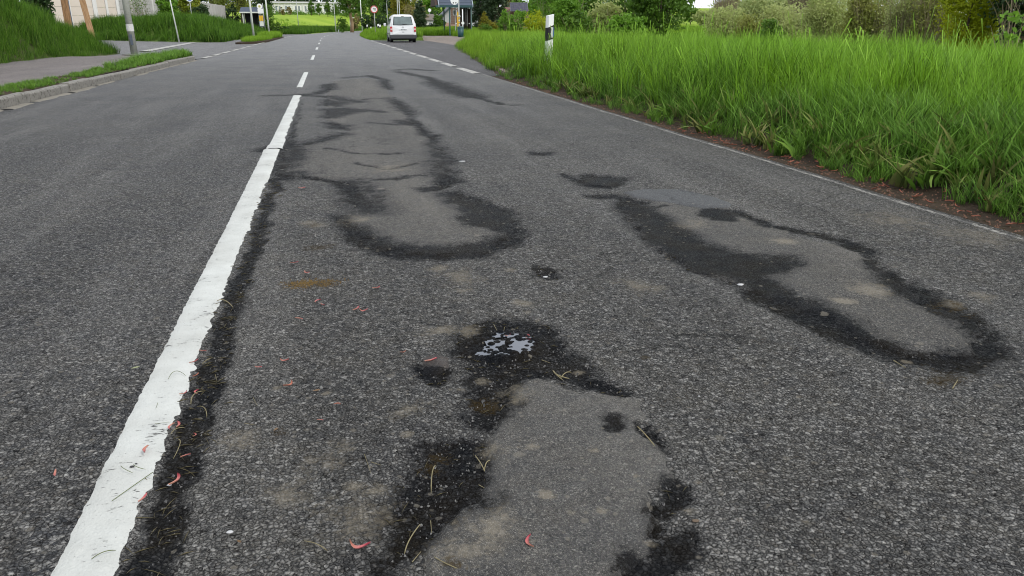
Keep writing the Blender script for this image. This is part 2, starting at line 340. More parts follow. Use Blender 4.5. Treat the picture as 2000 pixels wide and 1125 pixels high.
CRACK = [([P(a, b) for a, b in l], w) for l, w in [
 ([(540,345),(600,343),(650,352),(680,364)], .03), ([(700,352),(780,350),(800,345),(895,335)], .018), ([(520,186),(575,185),(620,182),(650,172),(640,165)], .07),
 ([(575,185),(640,188),(700,200)], .08), ([(680,215),(725,216),(745,219)], .06), ([(770,137),(800,135),(850,138)], .10), ([(775,140),(830,150),(870,165),(885,178),(935,190)], .09),
 ([(850,160),(900,180),(925,188)], .16), ([(670,152),(720,148),(750,155)], .07), ([(800,232),(822,250),(836,268)], .04), ([(835,270),(855,262)], .03),
 ([(1160,382),(1205,384),(1260,395)], .035), ([(1440,415),(1480,430),(1500,440),(1560,450),(1630,465),(1690,492)], .03), ([(1330,398),(1400,408),(1440,412)], .015),
 ([(1215,414),(1300,400)], .01), ([(640,290),(690,300),(760,302),(800,300)], .012), ([(700,318),(760,330),(820,320)], .015), ([(1520,505),(1490,512),(1450,512)], .02),
 ([(1100,340),(1130,352),(1150,362)], .02), ([(935,190),(980,204),(1010,204)], .04), ([(720,240),(780,245)], .03), ([(705,195),(770,190)], .03),
]]
PATCH = {
 'long': px_poly([(655,420),(690,450),(740,480),(800,495),(870,500),(940,492),(990,465),(1008,440),(1000,420),(975,405),(930,390),(880,380),(850,372),(862,350),(880,320),(862,295),(830,262),(800,235),(775,205),(758,180),(745,160),(720,152),(650,158),(640,180),(640,205),(640,235),(682,255),(655,270),(600,282),(560,290),(548,318),(542,343),(600,345),(660,352),(690,365),(705,385),(700,410)]),
 'right': px_poly([(1225,400),(1290,395),(1400,405),(1480,430),(1540,455),(1640,480),(1700,510),(1760,560),(1850,610),(1915,640),(1918,668),(1880,688),(1800,693),(1730,675),(1620,610),(1530,590),(1450,560),(1340,520),(1280,480),(1240,440)]),
 'smooth': px_poly([(1218,376),(1260,370),(1330,370),(1390,384),(1430,400),(1420,407),(1370,408),(1300,396),(1240,385)]),
 'square': px_poly([(1137,350),(1152,346),(1213,348),(1208,357),(1190,363),(1150,360)]),
 'near': px_poly([(1000,760),(1020,742),(1060,738),(1085,750),(1130,765),(1180,770),(1232,782),(1242,800),(1265,830),(1282,870),(1300,900),(1312,930),(1265,960),(1270,1000),(1275,1050),(1312,1080),(1250,1092),(1215,1110),(1195,1140),(1190,1250),(850,1260),(855,1125),(850,1080),(882,1012),(905,995),(962,986),(946,960),(942,900),(952,880),(925,860),(985,812),(1008,790)]),
 'round': px_poly([(828,702),(850,694),(876,700),(874,716),(852,726),(832,722)]),
}
TANS = [(P(a, b), r) for a, b, r in [(860,524,.06),(905,568,.05),(1000,527,.03),(1530,472,.07),(1700,565,.09),(1865,592,.05),(1912,577,.12),(1012,590,.03),(1025,593,.035),(1243,936,.012),(1068,972,.022),
  (1362,942,.012),(985,1015,.012),(1115,1010,.012),(1175,1005,.022),(1270,1060,.014),(1040,878,.02),(870,645,.05),(1160,886,.014),(795,850,.02),(1000,727,.013),(945,740,.03),(1130,725,.02),(690,950,.03),(600,435,.06),(620,440,.06),
  (1345,1000,.02),(960,880,.03),(1010,780,.02),(730,960,.03),(640,770,.018),(1575,1022,.012),(1050,625,.02),(1030,610,.02),(1650,590,.05),(1560,775,.012),(1330,785,.01),(1772,705,.02),(540,760,.02),(900,760,.02),(915,645,.05),(850,525,.05),(640,900,.14),(990,880,.11),(960,1040,.13),(1010,770,.10),(700,1010,.16),(800,800,.12),(900,1090,.12),(560,960,.12),(850,650,.13),(900,540,.2),(1250,560,.2),(700,430,.2),(760,330,.3),(1350,440,.2),(1900,460,.4),(1750,430,.4),(480,860,.12)]]
MOSSP = [(P(a, b), r) for a, b, r in [(605,554,.10),(635,553,.06),(580,556,.05),(625,482,.08),(610,440,.10),(545,845,.03),(945,790,.05),(850,890,.04),(840,915,.04),(1860,600,.15),(1850,740,.15),(1260,700,.02),(890,1110,.03)]]
def stain_val(X, Y):
    X, Y = X + (fbm(X, Y, 5, 3, 61) - .5) * .10 * smooth(1.2, 5, Y) + (fbm(X, Y, 14, 3, 62) - .5) * .05, Y + (fbm(X, Y, 4, 3, 63) - .5) * .16 * smooth(1.2, 6, Y) + (fbm(X, Y, 14, 3, 64) - .5) * .05
    d = np.full(X.shape, 9.)
    for p in STAIN:
        sz = max(math.dist(p[0], q) for q in p); w = min(.05, .015 + .04 * sz) * (1 if p[0][1] < 5 else 2)
        c = np.mean(p, 0); m = (abs(X - c[0]) < sz + .5) & (abs(Y - c[1]) < sz * 1.3 + .5)
        if m.any(): d[m] = np.minimum(d[m], sdf_poly(X[m], Y[m], p) / w)
    for l, w in CRACK:
        a = np.array(l); m = (X > a[:, 0].min() - .5) & (X < a[:, 0].max() + .5) & (Y > a[:, 1].min() - 1) & (Y < a[:, 1].max() + 1)
        if m.any(): d[m] = np.minimum(d[m], (sdf_line(X[m], Y[m], l) - w) / (w * 1.2))
    s = np.clip(.62 - d * .38, 0, 1)
    strip = np.clip(1.15 - abs(X + .435) / .055, 0, 1) * np.clip(1.15 - Y * .07, 0, 1) * (Y < 12)
    strip = np.minimum(strip * 1.1, .85)
    return np.maximum(s, strip)
def spot_val(X, Y, spots):
    s = np.zeros(X.shape)
    for (x, y), r in spots:
        m = (abs(X - x) < r * 3) & (abs(Y - y) < r * 3)
        if m.any(): s[m] = np.maximum(s[m], np.clip((1.0 if r < .1 else .72) - .55 * np.hypot(X[m] - x, Y[m] - y) / r, 0, 1))
    return s
def patch_sdf(X, Y):
    d = np.full(X.shape, 9.)
    for p in PATCH.values():
        a = np.array(p); m = (X > a[:, 0].min() - .3) & (X < a[:, 0].max() + .3) & (Y > a[:, 1].min() - .3) & (Y < a[:, 1].max() + .3)
        if m.any(): d[m] = np.minimum(d[m], sdf_poly(X[m], Y[m], p))
    return d
def road_base(X, Y):
    return (fbm(X, Y, 1.1, 3, 2) - .5) * .012 * (1 - smooth(20, 40, Y)) - .004 * 0
def road_z(X, Y, s=None):
    if s is None: s = stain_val(X, Y)
    near = 1 - smooth(14, 20, Y)
    return road_base(X, Y) - .010 * s * near + (fbm(X, Y, 25, 2, 9) - .5) * .006 * (1 - smooth(2, 6, Y))
def rz(x, y): return float(road_z(np.array([float(x)]), np.array([float(y)]))[0])

# ------------------------------------------------------------------ setting
M_ground = NT('ground_soil'); t = M_ground
gn = t.noise(2.2, None, 6, .65); g2 = t.noise(60, None, 4, .7)
gc = t.mix(t.mr(gn, .35, .65), (.030, .021, .014), (.055, .04, .026)); gc = t.mix(t.mr(g2, .45, .7, 0, .6), gc, (.085, .062, .045))
sepg = t.n('SeparateXYZ'); t.l(t.pos(), sepg.inputs[0])
far = t.mr(sepg.outputs[1], 20, 45); gg = t.mix(t.noise(.5, None, 5), (.045, .085, .012), (.09, .14, .02))
gc = t.mix(far, gc, gg)
mead = t.math('MULTIPLY', t.mr(sepg.outputs[1], 118, 126), 1.0)
strp = t.noise(.07, None, 3, .5); mc = t.mix(t.mr(strp, .4, .6), (.20, .30, .018), (.27, .36, .03)); mc = t.mix(t.mr(t.noise(1.4, None, 5), .35, .7, 0, .5), mc, (.12, .21, .02))
gc = t.mix(mead, gc, mc); t.col(gc); t.rough(.9); t.b.inputs['Specular IOR Level'].default_value = .15; t.bump(t.math('ADD', g2, gn), .9, .02)
M_ground = t.m
xs = np.concatenate([-np.geomspace(700, 21, 26), np.arange(-20, -4.6, .35), np.arange(-4.6, 3.3, .5), np.arange(3.3, 5.4, .06), np.arange(5.4, 20, .35), np.geomspace(20.5, 900, 30)])
ys = np.concatenate([[-60, -20, -8], np.arange(-3, 12, .25), np.arange(12, 70, .5), np.geomspace(71, 1600, 70)])
ground = tag(link('ground', grid_mesh('ground', xs, ys, land), M_ground), kind='structure')

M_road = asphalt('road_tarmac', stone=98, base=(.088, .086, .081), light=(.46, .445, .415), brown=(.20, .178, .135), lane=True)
ys = [-.6]
while ys[-1] < 420: ys.append(ys[-1] + max(.010, .0055 * max(ys[-1], .1) ** 1.4))
ys = np.array(ys); xs = np.concatenate([np.arange(-4.27, -.7, .035), np.arange(-.7, 3.44, .015), [3.45]])
X, Y = np.meshgrid(xs, ys); X = X + (centre(Y) + .56)
st = stain_val(X, Y); Z = road_z(X, Y, st); Z[Y > 200] += 0
def curved_grid(name, X, Y, Z, attrs):
    ny, nx = X.shape; idx = np.arange(nx * ny).reshape(ny, nx)
    q = np.stack([idx[:-1, :-1], idx[:-1, 1:], idx[1:, 1:], idx[1:, :-1]], -1).reshape(-1, 4)
    return raw_mesh(name, np.stack([X, Y, Z], -1).reshape(-1, 3), q, {k: v.ravel() for k, v in attrs.items()}, True)
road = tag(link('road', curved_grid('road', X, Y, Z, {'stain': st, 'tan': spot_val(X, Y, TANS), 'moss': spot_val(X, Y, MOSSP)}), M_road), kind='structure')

# repair patches: sheets of finer tarmac whose ragged rim dips into the road around them
M_patch = asphalt('patch_tarmac', stone=260, base=(.118, .115, .110), light=(.36, .34, .30), dark=(.035, .035, .035), relief=.0025, speckle=.3, brown=(.19, .165, .125), gap=.10)
M_patch2 = asphalt('patch_tarmac_smooth', stone=300, base=(.105, .112, .118), light=(.15, .15, .15), dark=(.05, .05, .05), relief=.001, speckle=.1, brown=(.12, .125, .125))
M_patch3 = asphalt('patch_tarmac_brown', stone=300, base=(.085, .068, .058), light=(.12, .1, .09), dark=(.03, .03, .03), relief=.001, speckle=.1, brown=(.10, .08, .07))
M_patchl = asphalt('patch_tarmac_worn', stone=210, base=(.108, .103, .096), light=(.36, .335, .29), dark=(.025, .025, .025), relief=.003, speckle=.35, brown=(.16, .14, .105), gap=.12)
for key, poly in PATCH.items():
    a = np.array(poly); dy = {'near': .011, 'round': .008, 'long': .05, 'right': .025, 'smooth': .02, 'square': .02}[key]; dx = min(dy, .022)
    X, Y = np.meshgrid(np.arange(a[:, 0].min() - .1, a[:, 0].max() + .1, dx), np.arange(max(.2, a[:, 1].min() - .15), a[:, 1].max() + .15, dy))
    d = sdf_poly(X, Y, poly); rag = {'near': .07, 'round': .012, 'smooth': .015, 'square': .01}.get(key, .10)
    d = d + (fbm(X, Y, 9, 4, 11) - .5) * rag * 1.6
    s = stain_val(X, Y); top = .007 if key in ('near', 'smooth', 'round') else .004
    Z = road_z(X, Y, s * .6) + top - smooth(-.012, .022, d) * (top + .012)
    me = grid_mesh('asphalt_patch', X[0], Y[:, 0], Z, keep=d < .03, attrs={'stain': s * (.9 if key != 'smooth' else .3), 'tan': spot_val(X, Y, TANS), 'moss': spot_val(X, Y, MOSSP)})
    o = link('asphalt_patch', me, {'smooth': M_patch2, 'round': M_patch3, 'long': M_patchl, 'right': M_patchl}.get(key, M_patch), road)
    o['label'] = {'long': 'long ragged repair strip beside the centre line', 'right': 'worn repair strip on the right of the lane', 'smooth': 'pale smooth repair sliver', 'square': 'small dark repair rectangle', 'near': 'broad grey repair patch closest to the viewer', 'round': 'small round brown plug in the tarmac'}[key]

# painted markings
def paintmat(name, c, wear):
    t = NT(name); pos = t.pos(); n1 = t.noise(60, pos, 5, .7); n2 = t.noise(7, pos, 4, .6); e = t.vor(105, pos, 'DISTANCE_TO_EDGE')
    cc = t.mix(t.mr(n2, .3, .7), c, tuple(x * .86 for x in c)); cc = t.mix(t.mr(e.outputs['Distance'], 0, .10, .06, 0), cc, (.2, .19, .17)); cc = t.mix(t.mr(t.noise(2.2, pos, 5, .7), .40, .70, 0, .40), cc, (.30, .29, .26)); cc = t.mix(t.mr(t.noise(120, pos, 4, .8), .60, .72, 0, .6), cc, (.12, .115, .105))
    mp_ = t.n('Mapping'); mp_.inputs['Scale'].default_value = (1, 3.2, 1); mp_.inputs['Rotation'].default_value = (0, 0, .3); t.l(pos, mp_.inputs[0])
    ch = t.noise(34, mp_.outputs[0], 5, .72); k = t.mr(t.math('ADD', ch, t.math('MULTIPLY', t.math('SUBTRACT', n2, .5), .5)), wear, wear + .05)
    cc = t.mix(k, cc, (.06, .058, .055)); t.col(cc); t.rough(.75)
    t.bump(t.math('ADD', t.math('MULTIPLY', t.mr(e.outputs['Distance'], 0, .3), .2), t.math('SUBTRACT', t.math('MULTIPLY', n1, 1.6), k)), .8, .003); return t.m
M_white = paintmat('road_paint', (.52, .53, .50), .64); M_worn = paintmat('worn_paint', (.22, .21, .185), .49); M_block = paintmat('block_paint', (.38, .37, .34), .56)
def stripe(name, mat, x0, x1, y0, y1, dy, jit, parent=road, h=.005, label=None, slant=0, z0=None):
    ys = np.arange(y0, y1 + dy, dy); nx = max(3, int((x1 - x0) / .018) if y0 < 6 else 5); u = np.linspace(0, 1, nx)
    U, Y = np.meshgrid(u, ys); off = centre(Y) + .56 + slant * (Y - y0)
    jl = (vnoise(Y, Y * 0 + x0, 62, 3) - .5) * 2 * jit; jr = (vnoise(Y, Y * 0 + x1, 55, 6) - .5) * 2.4 * jit + (vnoise(Y, Y * 0, 14, 7) - .5) * jit * 1.2
    X = x0 + (x1 - x0) * U + off + jl * (1 - U) + jr * U
    Z = (road_z(X, Y, X * 0) if z0 is None else X * 0 + z0) + h; Z[:, 0] -= h + .004; Z[:, -1] -= h + .004
    o = link(name, curved_grid(name, X, Y, Z, {}), mat, parent)
    if label: o['label'] = label
    return o
stripe('centre_line', M_white, -.63, -.49, .6, 6.93, .012, .0035, label='solid white centre line, near stretch')
stripe('centre_line', M_white, -.612, -.472, 6.98, 12.55, .03, .0045, label='far stretch of the solid centre line beyond the crack')
for y0, y1 in [(14.2, 18.9), (26.2, 30.4), (38, 42), (50, 54), (62, 66), (74, 78), (86, 90), (98, 102), (110, 114), (123, 127)]:
    stripe('line_dash', M_white, -.625, -.495, y0, y1, .12, .004)
stripe('edge_line', M_worn, 3.36, 3.42, 1.0, 17.2, .03, .008, label='thin worn white line along the verge')
for y0, y1 in [(17.6, 20.0), (20.9, 22.9), (23.7, 26.0), (26.9, 29.3), (30.2, 32.4), (33.3, 35.2), (36.2, 38.4), (39.4, 41.6), (42.8, 45), (46.3, 48.5), (50, 52.3), (54, 56.3), (58, 61)]:
    stripe('edge_block', M_block, 3.22, 3.44, y0, y1, .15, .012, slant=-.004, z0=.006)

M_side = asphalt('side_tarmac', stone=90, base=(.22, .218, .224), light=(.34, .33, .32), dark=(.06, .06, .06), relief=.003, masks=False, brown=(.17, .155, .14))
M_pave = asphalt('pavement_tarmac', stone=120, base=(.25, .215, .205), light=(.36, .32, .30), dark=(.07, .06, .055), relief=.003, masks=False, brown=(.19, .155, .14))
M_bay = asphalt('bay_tarmac', stone=80, base=(.13, .125, .132), light=(.26, .25, .25), dark=(.02, .02, .02), relief=.006, masks=False, brown=(.12, .10, .09))
def sheet(name, xs, ys, z, mat, zf=None):
    X, Y = np.meshgrid(xs, ys); Z = (X * 0 + z) if zf is None else zf(X, Y); X = X + (centre(Y) + .56)
    return tag(link(name, curved_grid(name, X, Y, Z, {}), mat), kind='structure')
M_tan = asphalt('tan_paving', stone=60, base=(.27, .215, .17), light=(.36, .31, .26), dark=(.15, .12, .1), relief=.003, masks=False, brown=(.30, .24, .19))
side_road = sheet('side_road', np.linspace(-46, -4.25, 60), np.arange(27.5, 125, .8), 0, M_side, lambda X, Y: .004 + (fbm(X, Y, .5, 3, 3) - .5) * .03 * smooth(-4.3, -5.5, X))
pavement = sheet('pavement', np.linspace(-9.0, -4.97, 22), np.arange(2, 31.5, .4), .12, M_pave, lambda X, Y: .125 - .10 * smooth(26.5, 30.6, Y + (X + 6) * .2) + (fbm(X, Y, .9, 3, 8) - .5) * .02)
bus_bay = sheet('bus_bay', np.linspace(3.452, 7.7, 40), np.arange(16.8, 64.4, .5), .0, M_bay, lambda X, Y: -.004 + (fbm(X, Y, .6, 3, 4) - .5) * .012)
bm = sheet('waiting_area', np.linspace(7.3, 10.4, 14), np.arange(45.5, 67, .8), .10, M_tan, lambda X, Y: land(X + (centre(Y) + .56), Y) + .03)
stripe('stop_line', M_block, -8.05, -7.6, 36.5, 55.5, .4, .01, side_road, z0=.024, slant=-.052)
for y0, y1 in [(28.2, 29.9), (30.7, 32.6), (33.4, 35.6), (36.8, 39), (40, 42.3), (43.4, 45.6)]: stripe('flush_kerb', M_block, -4.32, -4.12, y0, y1, .3, .015, side_road, z0=.012)
stripe('gutter_strip', M_block, -4.30, -4.14, 46.5, 112, .8, .01, side_road, z0=.02, label='pale channel along the far left edge')

# soil strip and kerb stones on the left
M_soil = plain('soil', (.05, .036, .024), .95, var=.4, sc=12, bump=.02, spec=.1)
M_kerb = NT('kerb_concrete'); t = M_kerb; n = t.noise(5, t.pos(), 6, .7); n2 = t.noise(90, t.pos(), 4, .7)
kc = t.mix(n, (.12, .112, .095), (.25, .235, .21)); kc = t.mix(t.mr(n2, .5, .75, 0, .5), kc, (.42, .40, .37)); kc = t.mix(t.mr(t.noise(16, t.pos(), 5, .7), .50, .64, 0, .8), kc, (.045, .042, .03))
t.col(kc); t.rough(.9); t.bump(t.math('ADD', n2, n), .8, .004); M_kerb = t.m
M_gutter = plain('gutter_concrete', (.17, .155, .125), .9, var=.45, sc=9, bump=.006)
ls = tag(link('lawn_strip', grid_mesh('lawn_strip', np.arange(-5.02, -4.37, .08), np.arange(2, 27.6, .2), lambda X, Y: .135 + (fbm(X, Y, 3, 3, 1) - .5) * .06), M_soil), kind='structure')
kerb = tag(MB().box(-4.42, -4.268, 2, 27.5, -.1, -.04).build('kerb', M_soil), kind='structure')
kx = [4.0, 5.2, 6.4, 7.4, 8.6, 9.6, 10.9, 12.3, 14.1, 15.4, 17.4, 18.9, 20.6, 22.6, 24.4, 25.6, 26.8]
for i, (a, b) in enumerate(zip(kx[:-1], kx[1:])):
    m = MB(); jx = random.uniform(-.008, .008); h = .135 + random.uniform(-.012, .010)
    prof = [(-4.40, -.05), (-4.245, -.05), (-4.245, h - .02), (-4.262, h), (-4.40, h)]
    m.prism([(p[0] + jx, p[1]) for p in prof], a + .018, b - .018, 'y'); m.build('kerb_stone', M_kerb, kerb, bevel=.006)
for (x, y, r) in [(-4.43, 27.15, .5), (-4.68, 27.42, 1.15), (-4.95, 27.5, 1.6)]:
    M = Matrix.Translation((x, y, 0)) @ Matrix.Rotation(r, 4, 'Z'); MB().box(-.07, .07, -.2, .2, -.05, .12, M).build('kerb_stone', M_kerb, kerb, bevel=.008)
for i in range(7):
    a = P(385 - i * 18, 112 - i * 1.2); 
for (x, y, r, l) in [(-5.5, 28.3, .2, .9), (-6.4, 29.6, .9, .9), (-7.1, 31, .75, .9)]:
    M = Matrix.Translation((x, y, 0)) @ Matrix.Rotation(r, 4, 'Z'); MB().box(-.07, .07, -l / 2, l / 2, -.05, .06, M).build('kerb_stone', M_kerb, kerb, bevel=.008)
ky = 3.0
while ky < 26:
    ln = random.uniform(.8, 1.6)
    if random.random() < .9:
        w = random.uniform(.04, .10); ys_ = np.linspace(ky, ky + ln, 14); m = MB(); vs = []
        for y in ys_: vs += [(-4.236, y, .012), (-4.236 + w * (.35 + 1.3 * float(vnoise(y, 0., 3, 2))), y, .006), (-4.236 + w * 1.7, y, -.012)]
        m.add(vs, [(3 * k + j, 3 * k + j + 1, 3 * k + j + 4, 3 * k + j + 3) for k in range(13) for j in (0, 1)]); m.build('gutter_slab', M_gutter, kerb)
    ky += ln + random.uniform(.03, .3)
# half buried kerb stones in the right verge
kerb2 = tag(MB().box(3.9, 4.2, 17.4, 17.5, -.2, -.1).build('old_kerb', M_soil), kind='structure')
for a, b, c, d, e in [(3.90, 17.05, 4.05, 18.3, .07), (4.12, 19.0, 4.28, 20.2, .08), (4.32, 20.5, 4.5, 21.8, .10), (4.6, 22.3, 4.75, 23.4, .10)]:
    M = Matrix.Translation(((a + c) / 2, (b + d) / 2, 0)) @ Matrix.Rotation(-math.atan2(c - a, d - b), 4, 'Z'); l = math.dist((a, b), (c, d))
    MB().box(-.06, .06, -l / 2, l / 2, -.1, e, M).build('kerb_stone', plain('kerb_pink', (.16, .12, .10), .9, var=.3, bump=.004) if a < 4 else bpy.data.materials['kerb_pink'], kerb2, bevel=.01)
# ------------------------------------------------------------------ grass
def tuft(n, h0, h1, spread, width, bend, seg=3, leafy=0):
    V = []; T = []; H = []; TI = []
    for i in range(n):
        a = RNG.uniform(0, 2 * math.pi); r = spread * math.sqrt(RNG.random()); bx, by = r * math.cos(a), r * math.sin(a)
        d = RNG.uniform(0, 2 * math.pi); h = RNG.uniform(h0, h1); w = width * RNG.uniform(.6, 1.3); b = bend * RNG.uniform(.15, 1.0) * h; fl = d + RNG.uniform(-1.2, 1.2) + math.pi / 2
        n0 = len(V); tint = RNG.random(); droop = RNG.uniform(0, .35) if RNG.random() < .35 else 0
        for k in range(seg + 1):
            u = k / seg; ww = w * (1 - u) ** .6 * (.75 + .5 * u if not leafy else (.35 + 2.2 * u)) ; off = b * u * u; z = h * (u - droop * u * u * u)
            cx, cy = bx + off * math.cos(d), by + off * math.sin(d)
            if k < seg:
                V += [(cx - ww / 2 * math.cos(fl), cy - ww / 2 * math.sin(fl), z), (cx + ww / 2 * math.cos(fl), cy + ww / 2 * math.sin(fl), z)]; H += [u, u]; TI += [tint, tint]
            else: V.append((cx, cy, z)); H.append(1.); TI.append(tint)
        for k in range(seg - 1):
            p = n0 + 2 * k; T += [(p, p + 1, p + 3), (p, p + 3, p + 2)]
        p = n0 + 2 * (seg - 1); T.append((p, p + 1, p + 2))
    return raw_mesh('tuft', V, T, {'h': H, 'tint': TI})
_GN = {}
def scatter(name, pts, scl, tufts, mat, label, cat, kind='stuff', tilt=.12, zs=None):
    pts = np.asarray(pts); n = len(pts); key = name + str(len(_GN))
    c = bpy.data.collections.new(key + '_sources')
    for i, me in enumerate(tufts):
        me2 = me.copy(); me2.materials.append(mat); o = bpy.data.objects.new('tuft_source_%02d' % i, me2); c.objects.link(o)
    me = bpy.data.meshes.new(name); me.vertices.add(n); me.vertices.foreach_set('co', pts.astype(np.float32).ravel())
    rot = np.stack([RNG.normal(0, tilt, n), RNG.normal(0, tilt, n), RNG.uniform(0, 6.283, n)], -1)
    s3 = np.stack([scl, scl, scl * (zs if zs is not None else 1)], -1)
    for nm, ty, v in (('rot', 'FLOAT_VECTOR', rot), ('scl', 'FLOAT_VECTOR', s3)):
        a = me.attributes.new(nm, ty, 'POINT'); a.data.foreach_set('vector', v.astype(np.float32).ravel())
    a = me.attributes.new('idx', 'INT', 'POINT'); a.data.foreach_set('value', RNG.integers(0, len(tufts), n).astype(np.int32))
    me.update(); o = bpy.data.objects.new(name, me); COL.objects.link(o); tag(o, label, cat, None, kind)
    ng = bpy.data.node_groups.new(key, 'GeometryNodeTree'); ng.interface.new_socket('Geometry', in_out='INPUT', socket_type='NodeSocketGeometry'); ng.interface.new_socket('Geometry', in_out='OUTPUT', socket_type='NodeSocketGeometry')
    N = ng.nodes.new; gi, go = N('NodeGroupInput'), N('NodeGroupOutput'); ip = N('GeometryNodeInstanceOnPoints'); ci = N('GeometryNodeCollectionInfo')
    ci.inputs['Collection'].default_value = c; ci.inputs['Separate Children'].default_value = True; ci.inputs['Reset Children'].default_value = True
    ip.inputs['Pick Instance'].default_value = True
    def na(nm, ty): x = N('GeometryNodeInputNamedAttribute'); x.data_type = ty; x.inputs['Name'].default_value = nm; return x.outputs['Attribute']
    lk = ng.links.new; lk(gi.outputs[0], ip.inputs['Points']); lk(ci.outputs[0], ip.inputs['Instance']); lk(na('idx', 'INT'), ip.inputs['Instance Index'])
    lk(na('rot', 'FLOAT_VECTOR'), ip.inputs['Rotation']); lk(na('scl', 'FLOAT_VECTOR'), ip.inputs['Scale']); lk(ip.outputs[0], go.inputs[0])
    m = o.modifiers.new('scatter', 'NODES'); m.node_group = ng; _GN[key] = ng
    return o
def sample(x0, x1, y0, y1, dens, mask):
    """random points with a density (per square metre) that is a function of place"""
    A = (x1 - x0) * (y1 - y0); dm = float(dens(np.array([1.0]), np.array([float(max(y0, .1))]))[0]) if callable(dens) else dens
    n = int(A * dm); X = RNG.uniform(x0, x1, n); Y = RNG.uniform(y0, y1, n)
    k = mask(X, Y)
    if callable(dens): k &= RNG.random(n) < dens(X, Y) / dm
    X, Y = X[k], Y[k]; return X, Y, land(X, Y)
def infront(X, Y, mg=3.0):                 # keep what lies inside the view, with a margin
    a = np.arctan2(X, Y); return (a > YAW - R(38) - mg * 0) & (a < YAW + R(38)) | (Y < 2)
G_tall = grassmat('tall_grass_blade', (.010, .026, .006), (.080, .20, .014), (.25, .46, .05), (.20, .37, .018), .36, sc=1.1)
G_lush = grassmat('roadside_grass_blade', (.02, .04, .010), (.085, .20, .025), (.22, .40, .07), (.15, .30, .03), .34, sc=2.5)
G_bank = grassmat('bank_grass_blade', (.010, .026, .005), (.040, .105, .010), (.115, .235, .025), (.085, .19, .014), .3, sc=.9)  # darker blades: shade on the left bank is put into the colour
G_far = grassmat('far_grass_blade', (.05, .10, .008), (.13, .26, .016), (.27, .45, .04), (.22, .40, .03), .4, sc=.3)  # brighter blades: distant sunshine is put into the colour
G_leaf = grassmat('herb_leaf', (.03, .055, .01), (.08, .17, .016), (.16, .29, .04), (.12, .24, .03), .3, sc=3)
T_tall = [tuft(15, .32, .64, .09, .0085, .5, 4) for _ in range(5)] + [tuft(9, .30, .60, .12, .014, .9, 4) for _ in range(2)]
T_mid = [tuft(26, .35, .62, .20, .014, .45, 3) for _ in range(4)]
T_far = [tuft(26, .45, .75, .35, .032, .4, 2) for _ in range(4)]
T_low = [tuft(22, .06, .17, .06, .006, 1.0, 3) for _ in range(4)]
T_herb = [tuft(9, .04, .10, .04, .012, 1.2, 3, 1) for _ in range(4)]

dr_ = lambda X, Y: X - right_edge(Y)
wob = lambda X, Y: .12 * (fbm(X, Y, 1.6, 3, 21) - .5) * 4
# tall grass of the right verge
X, Y, Z = sample(3.9, 15, 2, 19, lambda x, y: np.clip(420 / np.maximum(y, 3.5), 0, 110), lambda X, Y: (dr_(X, Y) > .30 + .55 * (1 - smooth(5, 10, Y)) + 1.6 * wob(X, Y)) & infront(X, Y))
nr = 1 - smooth(6, 10, Y)
sc = (.55 + .6 * fbm(X, Y, .9, 3, 31)) * (1.0 - .55 * nr + (.1 + .45 * nr) * smooth(.3, .9 + .9 * nr, dr_(X, Y))) * 1.22
keep = fbm(X, Y, 1.8, 3, 33) > .30
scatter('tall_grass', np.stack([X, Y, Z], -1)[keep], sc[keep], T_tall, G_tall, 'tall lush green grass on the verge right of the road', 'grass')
X, Y, Z = sample(3.9, 48, 18, 62, lambda x, y: np.clip(480 / y, 0, 26), lambda X, Y: (dr_(X, Y) > .30 + wob(X, Y)) & infront(X, Y) & ~((X > 7.3) & (X < 10.4) & (Y > 46.5) & (Y < 68)))
sc = (.7 + .6 * fbm(X, Y, .4, 3, 31)) * (.5 + .5 * smooth(.2, 1.6, dr_(X, Y)))
sun_ = (X < 12) & (Y > 24)  # area that gets the blades with sunlight in their colour
scatter('meadow_grass', np.stack([X, Y, Z], -1)[~sun_], sc[~sun_], T_mid, G_tall, 'waving green grass farther back on the right verge', 'grass')
scatter('bright_grass', np.stack([X, Y, Z], -1)[sun_], sc[sun_], T_mid, G_far, 'bright yellow-green grass mound beside the lay-by', 'grass')
# stalks with seed heads standing above the rest, and leafy docks among the grass
def stalk_mesh():
    m = MB(); V = []; T = []; H = []; TI = []
    for i in range(3):
        a = RNG.uniform(0, 6.28); x, y = RNG.normal(0, .05, 2); h = RNG.uniform(.62, .95); l = RNG.uniform(.05, .16); w = .0022
        pts = [(x + l * math.cos(a) * u * u, y + l * math.sin(a) * u * u, h * u) for u in (0, .4, .8, 1)]
        for k, p in enumerate(pts[:-1]):
            q = pts[k + 1]; n0 = len(V); w2 = w if k < 2 else w * 3.2; V += [(p[0] - w, p[1], p[2]), (p[0] + w, p[1], p[2]), (q[0] + w2 * .8, q[1], q[2]), (q[0] - w2 * .8, q[1], q[2])]; T += [(n0, n0 + 1, n0 + 2), (n0, n0 + 2, n0 + 3)]; H += [.8] * 4; TI += [.96 if k == 2 else .5] * 4
    return raw_mesh('tuft', V, T, {'h': H, 'tint': TI})
X, Y, Z = sample(3.9, 18, 4, 24, 3.0, lambda X, Y: (dr_(X, Y) > .6) & infront(X, Y))
scatter('seed_stalks', np.stack([X, Y, Z], -1), RNG.uniform(.8, 1.15, len(X)), [stalk_mesh() for _ in range(4)], G_tall, 'thin flowering grass stalks standing above the right verge', 'grass', tilt=.2)
X, Y, Z = sample(3.6, 7, 2.3, 14, lambda x, y: np.clip(110 / np.maximum(y, 3), 0, 36), lambda X, Y: (dr_(X, Y) > .22) & (dr_(X, Y) < 1.5 - .08 * Y))
